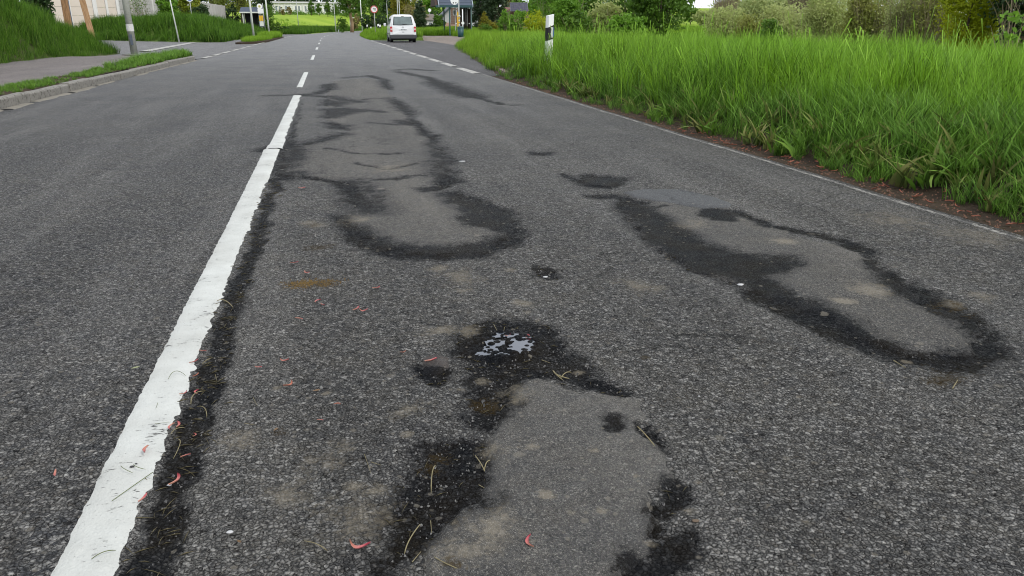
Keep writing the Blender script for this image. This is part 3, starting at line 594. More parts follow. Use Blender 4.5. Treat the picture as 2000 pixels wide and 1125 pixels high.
scatter('dock_leaves', np.stack([X, Y, Z + .01], -1), RNG.uniform(.8, 2.0, len(X)), [tuft(8, .07, .16, .03, .022, 1.5, 4) for _ in range(4)], grassmat('dock_leaf', (.03, .04, .012), (.10, .16, .03), (.22, .27, .07), (.22, .19, .07), .3, sc=5), 'broad dull-green leaves sprawling at the foot of the verge grass', 'weeds', tilt=.25)
# traffic island and ground beyond the lay-by
X, Y, Z = sample(3.2, 60, 62, 150, lambda x, y: np.clip(900 / y, 0, 14), lambda X, Y: (dr_(X, Y) > .1) & (X / Y < .9) & ~((X > 7.3) & (X < 10.4) & (Y < 68)))
scatter('island_grass', np.stack([X, Y, Z], -1), RNG.uniform(.6, 1.0, len(X)) * (.5 + .5 * smooth(0, 1.2, dr_(X, Y))), T_far, G_far, 'sunlit grass on the traffic island behind the white van', 'grass')
# short fringe at the tarmac edge
X, Y, Z = sample(3.5, 5.2, 2.2, 17, lambda x, y: np.clip(900 / np.maximum(y, 4), 0, 220), lambda X, Y: (dr_(X, Y) > .17 + wob(X, Y) * .8) & (dr_(X, Y) < 1.3))
k = (fbm(X, Y, 3, 3, 41) > .50 - .25 * dr_(X, Y)) | (dr_(X, Y) > .6)
scatter('short_grass', np.stack([X, Y, Z], -1)[k], RNG.uniform(.6, 1.7, k.sum()) * (.5 + .9 * smooth(.15, .7, dr_(X[k], Y[k]))), T_low, G_lush, 'short ragged grass fringe between soil and tall grass', 'grass')
k = (fbm(X, Y, 2.2, 3, 43) > .52) & (RNG.random(len(X)) < .45)
scatter('verge_herbs', np.stack([X, Y, Z + .02], -1)[k], RNG.uniform(.8, 2.2, k.sum()), T_herb, G_leaf, 'low broad-leaved herbs among the verge grass', 'weeds', tilt=.3)
# left kerb strip
X, Y, Z = sample(-5.12, -4.40, 5, 27.4, 230, lambda X, Y: X < -4.37 - .08 * (fbm(X, Y, 2, 3, 5) - .3)); Z = Z * 0 + .135
dz = (.45 + .9 * smooth(17, 23, Y)) * (.4 + 1.3 * fbm(X, Y, 2.2, 3, 77))
kk = (fbm(X, Y, 3.5, 3, 71) > .40) & (X > -4.98 - .3 * (fbm(X, Y, 1.1, 3, 72) - .35)); X, Y, Z, dz = X[kk], Y[kk], Z[kk], dz[kk]
scatter('kerb_grass', np.stack([X, Y, Z], -1), RNG.uniform(.55, 1.1, len(X)) * dz, T_low, G_lush, 'low grass strip growing behind the left kerb', 'grass')
k = RNG.random(len(X)) < .35
scatter('kerb_herbs', np.stack([X, Y, Z], -1)[k], RNG.uniform(.6, 1.5, k.sum()) * dz[k], T_herb, G_leaf, 'leafy dandelion-like weeds in the strip behind the left kerb', 'weeds', tilt=.3)
# left banks
dnf = lambda X, Y: np.minimum(-8.2 - X, (34 + 1.2 * np.maximum(0, -8 - X) - Y) * .64)
dff = lambda X, Y: np.minimum(-7.2 - X, (Y - (57 + 1.2 * np.maximum(0, -8.6 - X))) * .64)
X, Y, Z = sample(-24, -8.1, 17, 50, lambda x, y: np.clip(1400 / y, 0, 60), lambda X, Y: (dnf(X, Y) > .0) & (X / Y > -.62) & (dnf(X, Y) < 9))
scatter('bank_grass', np.stack([X, Y, Z], -1), (.35 + 1.15 * fbm(X, Y, 1.1, 3, 51)) * RNG.uniform(.7, 1.15, len(X)) * (.45 + .55 * smooth(0, .8, dnf(X, Y))), T_mid, G_bank, 'dark green grass on the bank above the left pavement', 'grass')
X, Y, Z = sample(-36, -7.1, 57, 118, lambda x, y: np.clip(900 / y, 0, 16), lambda X, Y: (dff(X, Y) > .05) & (X / Y > -.5) & (dff(X, Y) < 14))
scatter('hedge_bank_grass', np.stack([X, Y, Z], -1), (.35 + 1.2 * fbm(X, Y, .7, 3, 52)) * RNG.uniform(.7, 1.2, len(X)), T_far, G_bank, 'thick grass bank beyond the side road on the left', 'grass')
# grass mounds along the far left edge, and the long verge in the bend
def blob(X, Y, x, y, rx, ry): return ((X - x) / rx) ** 2 + ((Y - y) / ry) ** 2 < 1
X, Y, Z = sample(-6.2, -4.0, 50, 84, 40, lambda X, Y: blob(X, Y, -4.95, 60, .75, 9) | blob(X, Y, -5.0, 74, .8, 7))
Zi = .02 + .12 * np.ones_like(X)
scatter('island_tufts', np.stack([X, Y, Zi], -1), RNG.uniform(.25, .6, len(X)) * (1 + .7 * (Y > 66)), T_mid, G_far, 'weedy grass island between far pavement and road', 'grass')
X, Y, Z = sample(-22, 60, 113, 260, lambda x, y: np.clip(700 / y, 0, 6.2), lambda X, Y: (centre(Y) - 4.0 - X > 0) & (centre(Y) - 4.0 - X < 3.2))
scatter('bend_verge_grass', np.stack([X, Y, Z], -1), RNG.uniform(.9, 1.35, len(X)), T_far, G_bank, 'dark grass verge on the outside of the bend', 'grass')
X, Y, Z = sample(-40, 40, 128, 240, lambda x, y: np.clip(60 / y, 0, .5), lambda X, Y: (centre(Y) - 10 - X > 0) & (fbm(X, Y, .05, 2, 3) > .5))
scatter('meadow_tufts', np.stack([X, Y, Z], -1), RNG.uniform(.5, .9, len(X)), T_far, G_far, 'loose tussocks on the bright meadow in the distance', 'grass')
island_base = tag(MB().prism([(-5.6, 51), (-5.2, 50.6), (-4.4, 52), (-4.12, 56), (-4.15, 80), (-4.9, 81), (-5.7, 76), (-5.75, 66), (-5.2, 62), (-5.7, 57)], -.05, .10, 'z').build('grass_island', M_soil), kind='structure')

# ------------------------------------------------------------------ shrubs and trees
def leaves(cen, N, leaf, clump=.16, up=0.0, shell=.22, ncl=90, narrow=.55, seed=0):
    rg = np.random.default_rng(seed + 100); cen = np.array(cen, float); w = (cen[:, 3] * cen[:, 4] * cen[:, 5]) ** .66; w /= w.sum()
    e = rg.choice(len(cen), ncl, p=w); d = rg.normal(size=(ncl, 3)); d /= np.linalg.norm(d, axis=1)[:, None]
    r = 1 - np.abs(rg.normal(0, shell, ncl)); r *= rg.uniform(.82, 1.12, ncl); C = cen[e, :3] + d * cen[e, 3:] * r[:, None]; S = cen[e, 3:].mean(1) * clump * rg.uniform(.6, 1.6, ncl)
    k = rg.integers(0, ncl, N); off = rg.normal(size=(N, 3)) * np.array([1, 1, .75]); c = C[k] + off * S[k][:, None]; ct = rg.random(ncl)
    n = rg.normal(size=(N, 3)); n[:, 2] += up; n /= np.linalg.norm(n, axis=1)[:, None]
    a = np.cross(n, rg.normal(size=(N, 3))); a /= np.linalg.norm(a, axis=1)[:, None]; b = np.cross(n, a); s = leaf * rg.uniform(.6, 1.4, (N, 1))
    v = np.stack([c - a * s, c - b * s * narrow, c + a * s, c + b * s * narrow], 1).reshape(-1, 3)
    ti = np.clip(ct[k] * .6 + rg.random(N) * .4, 0, 1)
    return raw_mesh('crown', v, np.arange(4 * N).reshape(-1, 4), {'tint': np.repeat(ti, 4)})
def stems(n, h, spread, r0, rad=.0, seed=0, fork=3, lean=0, curve=.25, sides=3):
    rg = random.Random(seed + 5); m = MB()
    for i in range(n):
        a = rg.uniform(0, 6.283); q = rad * math.sqrt(rg.random()); x, y = q * math.cos(a), q * math.sin(a); hh = h * rg.uniform(.55, 1.0); sp = spread * rg.uniform(.2, 1)
        dx, dy = math.cos(a) * sp + lean, math.sin(a) * sp; pts = [(x + dx * u + rg.uniform(-1, 1) * curve * hh * .08 * (u > 0), y + dy * u + rg.uniform(-1, 1) * curve * hh * .08, hh * (u ** .85) - .1) for u in (0, .33, .66, 1)]
        m.tube(pts, [r0, r0 * .7, r0 * .45, r0 * .15], sides, False)
        for k in range(fork):
            u = rg.uniform(.3, .9); p = pts[int(u * 3)]; b = rg.uniform(0, 6.283); l = hh * rg.uniform(.15, .4); m.tube([p, (p[0] + math.cos(b) * l * .4, p[1] + math.sin(b) * l * .4, p[2] + l * .6), (p[0] + math.cos(b) * l * .6, p[1] + math.sin(b) * l * .6, p[2] + l)], [r0 * .4, r0 * .25, r0 * .1], 3, False)
    return m
M_bark = plain('bark', (.085, .065, .05), .95, var=.45, sc=14, bump=.02, spec=.1)
M_barkl = plain('pale_bark', (.30, .21, .13), .95, var=.35, sc=10, bump=.02, spec=.1)
M_twig = plain('twig_bark', (.26, .215, .14), .95, var=.4, sc=9, spec=.1)
LM = {
 'dark': leafmat('dark_foliage', (.016, .040, .012), (.045, .085, .024), (.03, .06, .016), .2),
 'olive': leafmat('olive_foliage', (.14, .15, .03), (.27, .29, .065), (.19, .24, .045), .35),
 'mid': leafmat('mid_foliage', (.045, .105, .012), (.12, .22, .025), (.08, .165, .018), .32),
 'bright': leafmat('bright_foliage', (.08, .18, .016), (.19, .35, .04), (.14, .28, .025), .4),
 'yellow': leafmat('yellow_foliage', (.16, .19, .014), (.32, .34, .03), (.16, .25, .02), .35),
 'lime': leafmat('lime_foliage', (.20, .25, .008), (.42, .47, .02), (.30, .36, .014), .42),
 'haze': leafmat('budding_foliage', (.26, .32, .09), (.42, .48, .17), (.34, .35, .15), .42),
 'pale': leafmat('pale_foliage', (.24, .31, .11), (.38, .44, .18), (.36, .36, .14), .4),  # pale young leaves; distance haze is also put into this colour
 'brown': leafmat('brown_foliage', (.15, .115, .045), (.29, .23, .095), (.18, .20, .06), .3),
 'conifer': leafmat('conifer_foliage', (.020, .040, .018), (.055, .09, .035), (.035, .06, .02), .15),
 'gold': leafmat('gold_foliage', (.15, .14, .015), (.32, .28, .03), (.14, .19, .02), .33)}
_bs = [0]
def plant(name, label, cat, x0, x1, yt, Y, lm, N=2500, leaf=.06, shape='round', trunk=0, stemn=0, bark=None, group=None, ncl=90, zb=None, clump=.16, shell=.22, thick=.8, stemr=.02, hang=None):
    _bs[0] += 1; sd_ = _bs[0]; rg = random.Random(sd_)
    a = D(x0, 40, Y); b = D(x1, 40, Y); cx = (a[0] + b[0]) / 2; w = (b[0] - a[0]) / 2; top = D((x0 + x1) / 2, yt, Y)[2]
    zb = landz(cx, Y) if zb is None else zb; h = top - zb
    root = empty(name, (cx, Y, zb), 0, label, cat, group)
    if shape == 'round':
        z0 = h * trunk; cen = [(0, 0, z0 + (h - z0) * .5, w * .8, w * thick * .8, (h - z0) * .46)]
        for i in range(6):
            t = rg.uniform(0, 6.283); rr = rg.uniform(.3, .62); f = rg.uniform(.3, .5); cen.append((w * (1 - f) * .95 * math.cos(t), w * thick * (1 - f) * math.sin(t), z0 + (h - z0) * rg.uniform(.2, .75), w * f, w * f * thick, (h - z0) * f * .6))
    elif shape == 'cone':
        cen = [(0, 0, h * (.08 + .86 * i / 7), w * (1 - i / 7.6) ** .8 * .92 + .03, w * (1 - i / 7.6) ** .8 * thick + .03, h * .11) for i in range(8)]
    elif shape == 'column':
        cen = [(0, 0, h * (trunk + (1 - trunk) * (.12 + .8 * i / 4)), w * (.75, .95, 1, .8, .5)[i], w * (.75, .95, 1, .8, .5)[i], h * .16) for i in range(5)]
    else: cen = [(0, 0, h * .5, w, w * thick, h * .5)]
    if N:
        me = leaves(cen, N, leaf, clump, 0, shell, ncl, seed=sd_); link('crown', me, LM[lm], root)
    if trunk:
        m = MB(); r = max(.05, h * .022)
        m.tube([(0, 0, -.2), (r * .3, 0, h * trunk * .6), (-r * .3, 0, h * trunk * 1.1), (0, 0, h * .7)], [r * 1.25, r, r * .85, r * .3], 8)
        m.build('trunk', bark or M_bark, root, smooth=True); m = MB()
        for i in range(7):
            t = rg.uniform(0, 6.283); z = h * (trunk + rg.uniform(0, .25)); m.tube([(0, 0, z), (math.cos(t) * w * .3, math.sin(t) * w * .3, z + h * .12), (math.cos(t) * w * .62, math.sin(t) * w * .62, z + h * .28)], [r * .5, r * .3, r * .1], 5, False)
        m.build('branches', bark or M_bark, root)
    if stemn:
        stems(stemn, h * .98, w * .8, stemr, w * .45, sd_).build('stems', bark or M_twig, root)
    return root
# left side, near to far
plant('evergreen_shrub', 'near-black evergreen shrub on the bank left of the timber posts', 'shrub', 40, 107, -110, 37, 'dark', 5200, .075, trunk=.06, ncl=160)
plant('leafy_shrub', 'yellow-green leafy shrub against the grey wall end', 'shrub', 308, 352, -45, 82, 'bright', 3600, .10, trunk=.1, ncl=90)
plant('leafy_shrub', 'bright shrub right behind the round blue sign post', 'shrub', 345, 402, -30, 84, 'yellow', 4000, .10, trunk=.1, ncl=110)
plant('evergreen_shrub', 'low dark shrub at the foot of the round blue sign post', 'shrub', 372, 412, 6, 78, 'dark', 1800, .09, trunk=.1)
plant('broadleaf_tree', 'olive-brown tree rising behind the far grey fence panels', 'tree', 395, 455, -160, 128, 'olive', 5200, .16, trunk=.08, ncl=150)
plant('broadleaf_tree', 'bronze-leaved tree above the small left shelter', 'tree', 440, 512, -180, 122, 'olive', 6500, .16, trunk=.06, ncl=190, zb=.2)
plant('evergreen_shrub', 'dark rounded shrub between fence end and left shelter', 'shrub', 440, 470, 10, 116, 'dark', 1800, .12, trunk=.1)
plant('broadleaf_tree', 'dense dark tree right beside the left bus stop sign', 'tree', 494, 537, -150, 112, 'dark', 5600, .15, trunk=.1, ncl=140)
plant('evergreen_shrub', 'dark mass of ivy at the foot of the tree by the bus stop', 'shrub', 505, 545, 4, 108, 'mid', 2400, .11, trunk=.05)
plant('hedge', 'low clipped dark hedge left of the bend verge', 'hedge', 528, 566, 50, 118, 'dark', 2200, .10, zb=.05, thick=.4)
for x0, x1, yt, lab, lm in [(602, 617, 2, 'tallest slim poplar before the long white building', 'mid'), (619, 630, 7, 'slim round-headed tree second in the row by the white building', 'mid'), (634, 648, 7, 'third slim tree in the row by the long white building', 'mid'), (648, 662, 5, 'fourth small tree in the row by the white building, nearest the big trunk', 'mid')]:
    plant('young_tree', lab, 'tree', x0, x1, yt, 262, lm, 1100, .22, 'column', trunk=.25, group='young trees before the white building', ncl=40)
plant('bare_shrub', 'beige bare shrub at the left end of the white building', 'shrub', 546, 558, 13, 268, 'brown', 700, .2, ncl=30)
plant('bare_shrub', 'larger beige bare shrub before the white building', 'shrub', 560, 572, 11, 268, 'brown', 700, .2, ncl=30)
plant('broadleaf_tree', 'spreading tree with pale forked trunk at the bend', 'tree', 650, 722, -95, 152, 'mid', 8500, .2, trunk=.20, bark=M_barkl, ncl=200)
plant('undergrowth', 'dark bush round the foot of the pale forked trunk', 'shrub', 655, 684, 33, 148, 'mid', 1300, .14)
plant('undergrowth', 'reddish-green scrub under the trees right of the pale trunk', 'shrub', 684, 706, 26, 190, 'brown', 1100, .18)
plant('broadleaf_tree', 'dark green tree behind the speed limit sign', 'tree', 697, 760, -120, 160, 'mid', 9000, .2, trunk=.12, ncl=220)
plant('broadleaf_tree', 'deep green tree between the speed sign and the van', 'tree', 738, 800, -100, 175, 'dark', 9000, .22, trunk=.12, ncl=200)
plant('undergrowth', 'almost black bush behind the diamond sign post', 'shrub', 700, 732, 27, 136, 'dark', 2400, .12, ncl=80)
plant('undergrowth', 'almost black bush left of the van mirror', 'shrub', 730, 764, 26, 138, 'dark', 2400, .12, ncl=80)
plant('broadleaf_tree', 'yellow-leaved tree behind the white van', 'tree', 764, 822, -40, 122, 'gold', 8000, .14, trunk=.15, ncl=200)
plant('bare_shrub', 'brown twiggy shrub just above the van roof', 'shrub', 786, 838, 4, 110, 'brown', 4000, .10, stemn=20, ncl=110)
plant('conifer', 'dark dome-shaped yew right behind the van', 'conifer', 806, 834, 8, 92, 'conifer', 5500, .09, 'column', trunk=.02, ncl=160)
plant('broadleaf_tree', 'bright fresh green tree left of the slate-roofed shelter', 'tree', 812, 880, -70, 150, 'bright', 9000, .2, trunk=.2, ncl=220)
plant('undergrowth', 'dark bush under the bright tree left of the shelter', 'shrub', 834, 862, 20, 132, 'dark', 2200, .12)
plant('undergrowth', 'rounded green bush at the left corner of the gabled house', 'shrub', 845, 870, 24, 104, 'mid', 2600, .10)
plant('undergrowth', 'dark hedge below the small pale cottage', 'shrub', 828, 860, 47, 98, 'dark', 1500, .09, thick=.4)
plant('conifer', 'tall dark conifer immediately right of the shelter roof', 'conifer', 914, 962, -110, 92, 'conifer', 9500, .12, 'column', trunk=.02, ncl=260)
plant('conifer', 'broad dark conifer behind the golden cypress', 'conifer', 945, 990, -90, 88, 'conifer', 9500, .12, 'column', trunk=.02, ncl=260)
plant('conifer', 'rusty brown conifer left of the solar panel', 'conifer', 972, 1003, -50, 92, 'brown', 5500, .10, 'cone', trunk=.03, ncl=160)
plant('golden_cypress', 'small golden cone-shaped cypress right of the house', 'conifer', 931, 962, 22, 70, 'gold', 4500, .055, 'cone', trunk=.03, ncl=170, clump=.22)
plant('leafy_shrub', 'low orange-tinged shrub beside the golden cypress', 'shrub', 953, 976, 38, 68, 'gold', 1500, .055)
plant('leafy_shrub', 'small round green shrub in front of the golden cypress', 'shrub', 936, 966, 46, 57, 'mid', 2200, .05)
plant('leafy_shrub', 'pale feathery shrub below the solar panel, left one', 'shrub', 972, 1004, 18, 54, 'bright', 4200, .06, stemn=10)
plant('leafy_shrub', 'bright fresh shrub directly below the solar panel', 'shrub', 994, 1030, 15, 50, 'bright', 4600, .06, stemn=10)
plant('leafy_shrub', 'yellowish shrub left of the roadside marker post', 'shrub', 1022, 1072, 22, 48, 'lime', 4600, .055, stemn=8)
# thicket to the right
for i, (x0, x1, yt, Y, lm, lab) in enumerate([(1030, 1095, -60, 64, 'bright', 'green thicket tree right behind the marker post'), (1070, 1145, -35, 52, 'bright', 'light green bramble thicket right of the marker post'), (1120, 1190, -60, 60, 'mid', 'mid-green bush between two brambles behind the verge'),
      (1150, 1215, -4, 47, 'haze', 'brownish dead-stemmed bush in the middle of the thicket'), (1175, 1255, -60, 56, 'mid', 'green bush left of the hawthorn'), (1095, 1160, 22, 42, 'mid', 'low dark green bush at the grass edge behind the marker post'), (1180, 1260, 26, 40, 'bright', 'low olive bush at the grass edge below the hawthorn')]):
    plant('thicket_bush', lab, 'shrub', x0, x1, yt, Y, lm, 6500, .085, stemn=10, ncl=140)
plant('hawthorn', 'dense small-leaved hawthorn tree left of the gap of sky', 'tree', 1228, 1350, -75, 44, 'mid', 17000, 0.085, trunk=.1, ncl=330, clump=.12)
plant('distant_tree', 'bluish green round tree low on the horizon under the sky gap', 'tree', 1332, 1366, 12, 210, 'mid', 1800, .35, trunk=.1)
plant('distant_tree', 'yellowish tree low on the horizon under the sky gap', 'tree', 1350, 1398, 18, 180, 'pale', 2400, .3, trunk=.1)
plant('distant_tree', 'pale spring tree with domed top behind the budding shrubs', 'tree', 1430, 1545, -12, 120, 'pale', 8500, .2, trunk=.1, ncl=200)
plant('distant_tree', 'broad pale green dome behind the ivy-clad stump', 'tree', 1490, 1562, -2, 118, 'pale', 8500, .2, trunk=.1, ncl=200)
plant('distant_tree', 'round pale tree left of the bare crown', 'tree', 1385, 1450, -3, 125, 'haze', 6500, .2, trunk=.1, ncl=160, shell=.3)
plant('distant_tree', 'low grey-green tree under the bare crown', 'tree', 1540, 1625, 12, 115, 'haze', 6000, .2, trunk=.1, ncl=160)
plant('budding_shrub', 'tall budding shrub with fine brown twigs beside the sky gap', 'shrub', 1378, 1462, 2, 38, 'haze', 9000, 0.06, stemn=50, ncl=200, clump=.22, shell=.35, stemr=0.008)
plant('budding_shrub', 'greenish budding shrub with grass growing into it', 'shrub', 1435, 1500, 24, 32, 'olive', 7000, 0.05, stemn=35, ncl=200, clump=.22, shell=.35, stemr=0.007)
plant('budding_shrub', 'beige budding shrub behind the ivy-clad stump', 'shrub', 1480, 1600, 6, 34, 'haze', 9000, 0.055, stemn=60, ncl=220, clump=.22, shell=.35, stemr=0.008)
plant('ivy_stump', 'small rounded clump of glossy ivy standing in the tall grass', 'shrub', 1478, 1528, 30, 22, 'mid', 3200, 0.04, stemn=14, ncl=130)
plant('bare_tree', 'leafless crown of fine branches against the sky', 'tree', 1530, 1625, -120, 60, 'haze', 1500, .04, 'ball', stemn=260, ncl=160, shell=.4, clump=.3, stemr=.028)
plant('bare_tree', 'thin bare treetop right of the gap of sky', 'tree', 1388, 1440, -60, 70, 'brown', 700, .05, 'ball', stemn=150, ncl=100, shell=.4, clump=.3, stemr=.025)
plant('willow_shrub', 'hazy grey-green willow bush in mid verge', 'shrub', 1570, 1690, -30, 28, 'haze', 15000, 0.042, stemn=70, ncl=300, clump=.2, shell=.35, stemr=0.007)
plant('willow_shrub', 'olive willow bush left of the tangled brown stems', 'shrub', 1655, 1750, -45, 25, 'olive', 15000, 0.042, stemn=80, ncl=300, clump=.2, shell=.35, stemr=0.008)
plant('tangled_shrub', 'tangled shrub of brown arching stems left of the lime bush', 'shrub', 1735, 1800, -60, 21, 'haze', 9000, 0.036, stemn=110, ncl=240, clump=.25, shell=.4, stemr=0.009)
plant('tangled_shrub', 'bare reddish-brown stems right against the lime bush', 'shrub', 1785, 1868, -60, 20, 'olive', 7000, 0.036, stemn=110, ncl=240, clump=.25, shell=.4, stemr=0.009)
plant('lime_bush', 'dense lime-green bush near the right edge', 'shrub', 1838, 1946, -75, 18, 'lime', 19000, 0.036, trunk=.05, ncl=420, clump=.11, shell=.15)
plant('elder_tree', 'dark elder with brown trunk at the right edge', 'tree', 1940, 2075, -240, 16.5, 'dark', 15000, 0.05, trunk=.12, stemn=40, ncl=300, bark=M_twig)
plant('elder_tree', 'leafy sapling with large fresh leaves before the dark elder', 'tree', 1958, 2030, -60, 14.2, 'bright', 260, .075, stemn=5, ncl=26, clump=.12)
plant('thicket_bush', 'dark thicket outside the right edge of the view', 'shrub', 2060, 2250, -180, 15, 'mid', 9000, .04, stemn=60, ncl=240)
# far woods: masses that nobody could count
def wood(name, label, x0, x1, yt, Y, lm, N, leaf, n=12):
    a = D(x0, 30, Y); b = D(x1, 30, Y); zb = landz((a[0] + b[0]) / 2, Y) - .5; top = D((x0 + x1) / 2, yt, Y)[2]; h = top - zb; rg = random.Random(x0)
    cen = [(a[0] + (b[0] - a[0]) * (i + .5) / n, Y + rg.uniform(-6, 6), zb + h * rg.uniform(.40, .5), (b[0] - a[0]) / n * .8, 8, h * .5 * rg.uniform(.85, 1.08)) for i in range(n)]
    tag(link(name, leaves(cen, N, leaf, .14, 0, .2, 30 * n, seed=x0 % 97 + 300), LM[lm]), label, 'trees', None, 'stuff')
wood('far_wood', 'dark far wood behind the long white building', 380, 720, -60, 360, 'dark', 9000, .7, 12)
wood('far_wood', 'line of far trees behind the house and shelter', 700, 1100, -40, 300, 'mid', 12000, .6, 14)
wood('far_wood', 'far green wood behind the thicket and hawthorn', 1040, 1330, -40, 230, 'mid', 9000, .5, 12)
wood('far_wood', 'low far hedgerow under the sky gap', 1300, 1420, 34, 330, 'pale', 2500, .6, 6)
wood('far_wood', 'pale far wood behind the budding shrubs', 1405, 1770, -14, 240, 'pale', 11000, .5, 16)
wood('far_wood', 'far hedgerow beyond the right edge of the view', 1740, 2500, -30, 220, 'mid', 12000, .6, 26)
wood('far_wood', 'far tree line beyond the left edge of the view', -500, 390, -70, 200, 'dark', 14000, .5, 20)
# ------------------------------------------------------------------ built things
M_galv = plain('galvanised_steel', (.36, .38, .36), .55, .3, var=.2, sc=3)
M_lampc = NT('lamp_post_paint'); t = M_lampc; n = t.noise(3, t.pos(), 5); t.col(t.mix(t.mr(t.noise(22, t.pos(), 4), .55, .75, 0, .6), t.mix(n, (.28, .29, .25), (.42, .43, .37)), (.10, .11, .08))); t.rough(.75); t.bump(t.noise(60, t.pos()), .5, .004); M_lampc = t.m
M_pale = plain('pale_post', (.62, .64, .58), .7, var=.18, sc=2)
M_dark = plain('dark_steel', (.10, .12, .15), .5, .3)
M_black = plain('black_rubber', (.012, .012, .013), .8, var=.3)
M_wht = plain('white_enamel', (.78, .79, .77), .35, var=.05)
M_red = plain('red_enamel', (.50, .02, .02), .4, var=.1)
M_blue = plain('blue_enamel', (.02, .10, .42), .4, var=.1)
M_yel = plain('yellow_print', (.70, .42, .01), .5, var=.15)
M_lens = plain('lamp_lens', (.6, .62, .6), .2, var=.05)
def wood_mat(name, a, b):
    t = NT(name); mp_ = t.n('Mapping'); mp_.inputs['Scale'].default_value = (14, 14, 1.2); t.l(t.obj(), mp_.inputs[0]); n = t.noise(2.5, mp_.outputs[0], 6, .65)
    t.col(t.mix(t.mr(n, .35, .65), a, b)); t.rough(.85); t.bump(n, .6, .01); return t.m
M_timber = wood_mat('weathered_timber', (.17, .09, .04), (.36, .21, .10))
M_timber2 = wood_mat('orange_timber', (.27, .155, .075), (.46, .29, .15))
def cyl(m, x, y, z0, z1, r, n=12, r1=None): m.tube([(x, y, z0), (x, y, z1)], [r, r1 if r1 else r], n); return m
def disc(m, cx, z, r, y0, y1, n=28): m.prism([(cx + r * math.cos(2 * math.pi * k / n), z + r * math.sin(2 * math.pi * k / n)) for k in range(n)], y0, y1, 'y'); return m
def ring(m, cx, z, r0, r1, y0, y1, n=28):
    o = len(m.v); vs = []
    for r in (r0, r1):
        for y in (y0, y1): vs += [(cx + r * math.cos(2 * math.pi * k / n), y, z + r * math.sin(2 * math.pi * k / n)) for k in range(n)]
    fs = []
    for k in range(n):
        j = (k + 1) % n; fs += [(k, j, 2 * n + j, 2 * n + k), (n + k, 3 * n + k, 3 * n + j, n + j), (k, n + k, n + j, j), (2 * n + k, 2 * n + j, 3 * n + j, 3 * n + k)]
    return m.add(vs, fs)
def at_px(px, py, Y, z=None):
    a = D(px, py, Y); return (a[0], Y, landz(a[0], Y) if z is None else z)
def lamp_post(px, py, Y, h, r, mat, label, tilt=(0, 0), arm=None, z=None, group=None, armrot=0, name='lamp_post', head=True):
    p = at_px(px, py, Y, z); o = empty(name, p, 0, label, 'lamp post' if name == 'lamp_post' else 'pole', group, tilt=(tilt[0], tilt[1], armrot))
    m = MB(); cyl(m, 0, 0, -.4, h, r, 14, r * .62); m.build('pole', mat, o, smooth=True)
    if arm:
        m = MB(); m.tube([(0, 0, h - .02), (0, 0, h + arm * .25), (arm * .18, 0, h + arm * .52), (arm * .5, 0, h + arm * .68), (arm, 0, h + arm * .78)], [r * .6, r * .5, r * .45, r * .42, r * .4], 8); m.build('arm', mat, o, smooth=True)
        if head:
            zz = h + arm * .78; m = MB(); m.prism([(-.25, -.05), (.45, -.03), (.5, .03), (.35, .09), (-.2, .07)], -.11, .11, 'y', Matrix.Translation((arm + .1, 0, zz)) @ Matrix.Rotation(-.1, 4, 'Y')); hd = m.build('lamp_head', M_pale, o, bevel=.015)
            MB().box(arm - .1, arm + .45, -.09, .09, zz - .065, zz - .035).build('lens', M_lens, hd)
    return o
# nearest post with paper remnant
lp = lamp_post(262.5, 104, 32.8, 6.0, .135, M_lampc, 'stout grey-green lamp post at the pavement corner with a torn paper wrap', (0, -.012), 1.2, z=.0)
m = MB(); m.tube([(0, 0, .86), (0, 0, 1.12)], .1335, 16, False); m.build('paper_wrap', plain('torn_paper', (.55, .55, .52), .9, var=.3, sc=14), lp)
m = MB(); disc(m, -.02, 2.42, .022, -.127, -.14, 10); m.build('bolt', M_dark, lp)
MB().box(-.05, .05, -.136, -.120, .35, .75).build('access_door', M_dark, lp, bevel=.004)
lamp_post(346, 52, 58, 5.2, .05, M_pale, 'thin leaning pale post rising from the grass bank', (0, -.075), .7, group=None)
lamp_post(496, 74, 76, 6.2, .105, M_pale, 'pale lamp post on the small grass island left of the road', (0, -.008), 1.3, z=.0)
lamp_post(525, 60, 102, 6.6, .11, M_pale, 'pale lamp post right of the left bus stop sign', (0, 0), 1.3, z=.0)
lamp_post(583, 50, 150, 5.0, .085, M_galv, 'thin grey pole standing in the bright meadow', (0, 0), None, name='utility_pole')
lamp_post(655.5, 54, 165, 7.2, .115, M_pale, 'pale slim post at the left side of the big trunk', (0, 0), 1.2)
lamp_post(618, 46, 158, .95, .05, M_dark, 'short dark fence stake in the meadow', (0, 0), None, name='stake')
lamp_post(623, 47, 155, .7, .05, M_wht, 'short white marker stake in the meadow', (0, 0), None, name='stake')
lamp_post(757.5, 50, 128, 3.9, .075, M_galv, 'grey street lamp with curved arm left of the van', (0, 0), 1.25)
lamp_post(777.5, 40, 96, 6.2, .05, M_pale, 'left one of the pale twin poles above the van roof', (0, 0), None, name='utility_pole')
lamp_post(781, 40, 94, 6.2, .06, M_pale, 'right one of the pale twin poles above the van roof', (0, 0), None, name='utility_pole')
lamp_post(812, 45, 112, 2.9, .06, M_galv, 'street lamp whose arm reaches over the dark yew', (0, 0), 1.75)
lamp_post(684, 48, 175, 2.6, .09, M_galv, 'lantern on a short post right of the big trunk', (0, 0), .4)
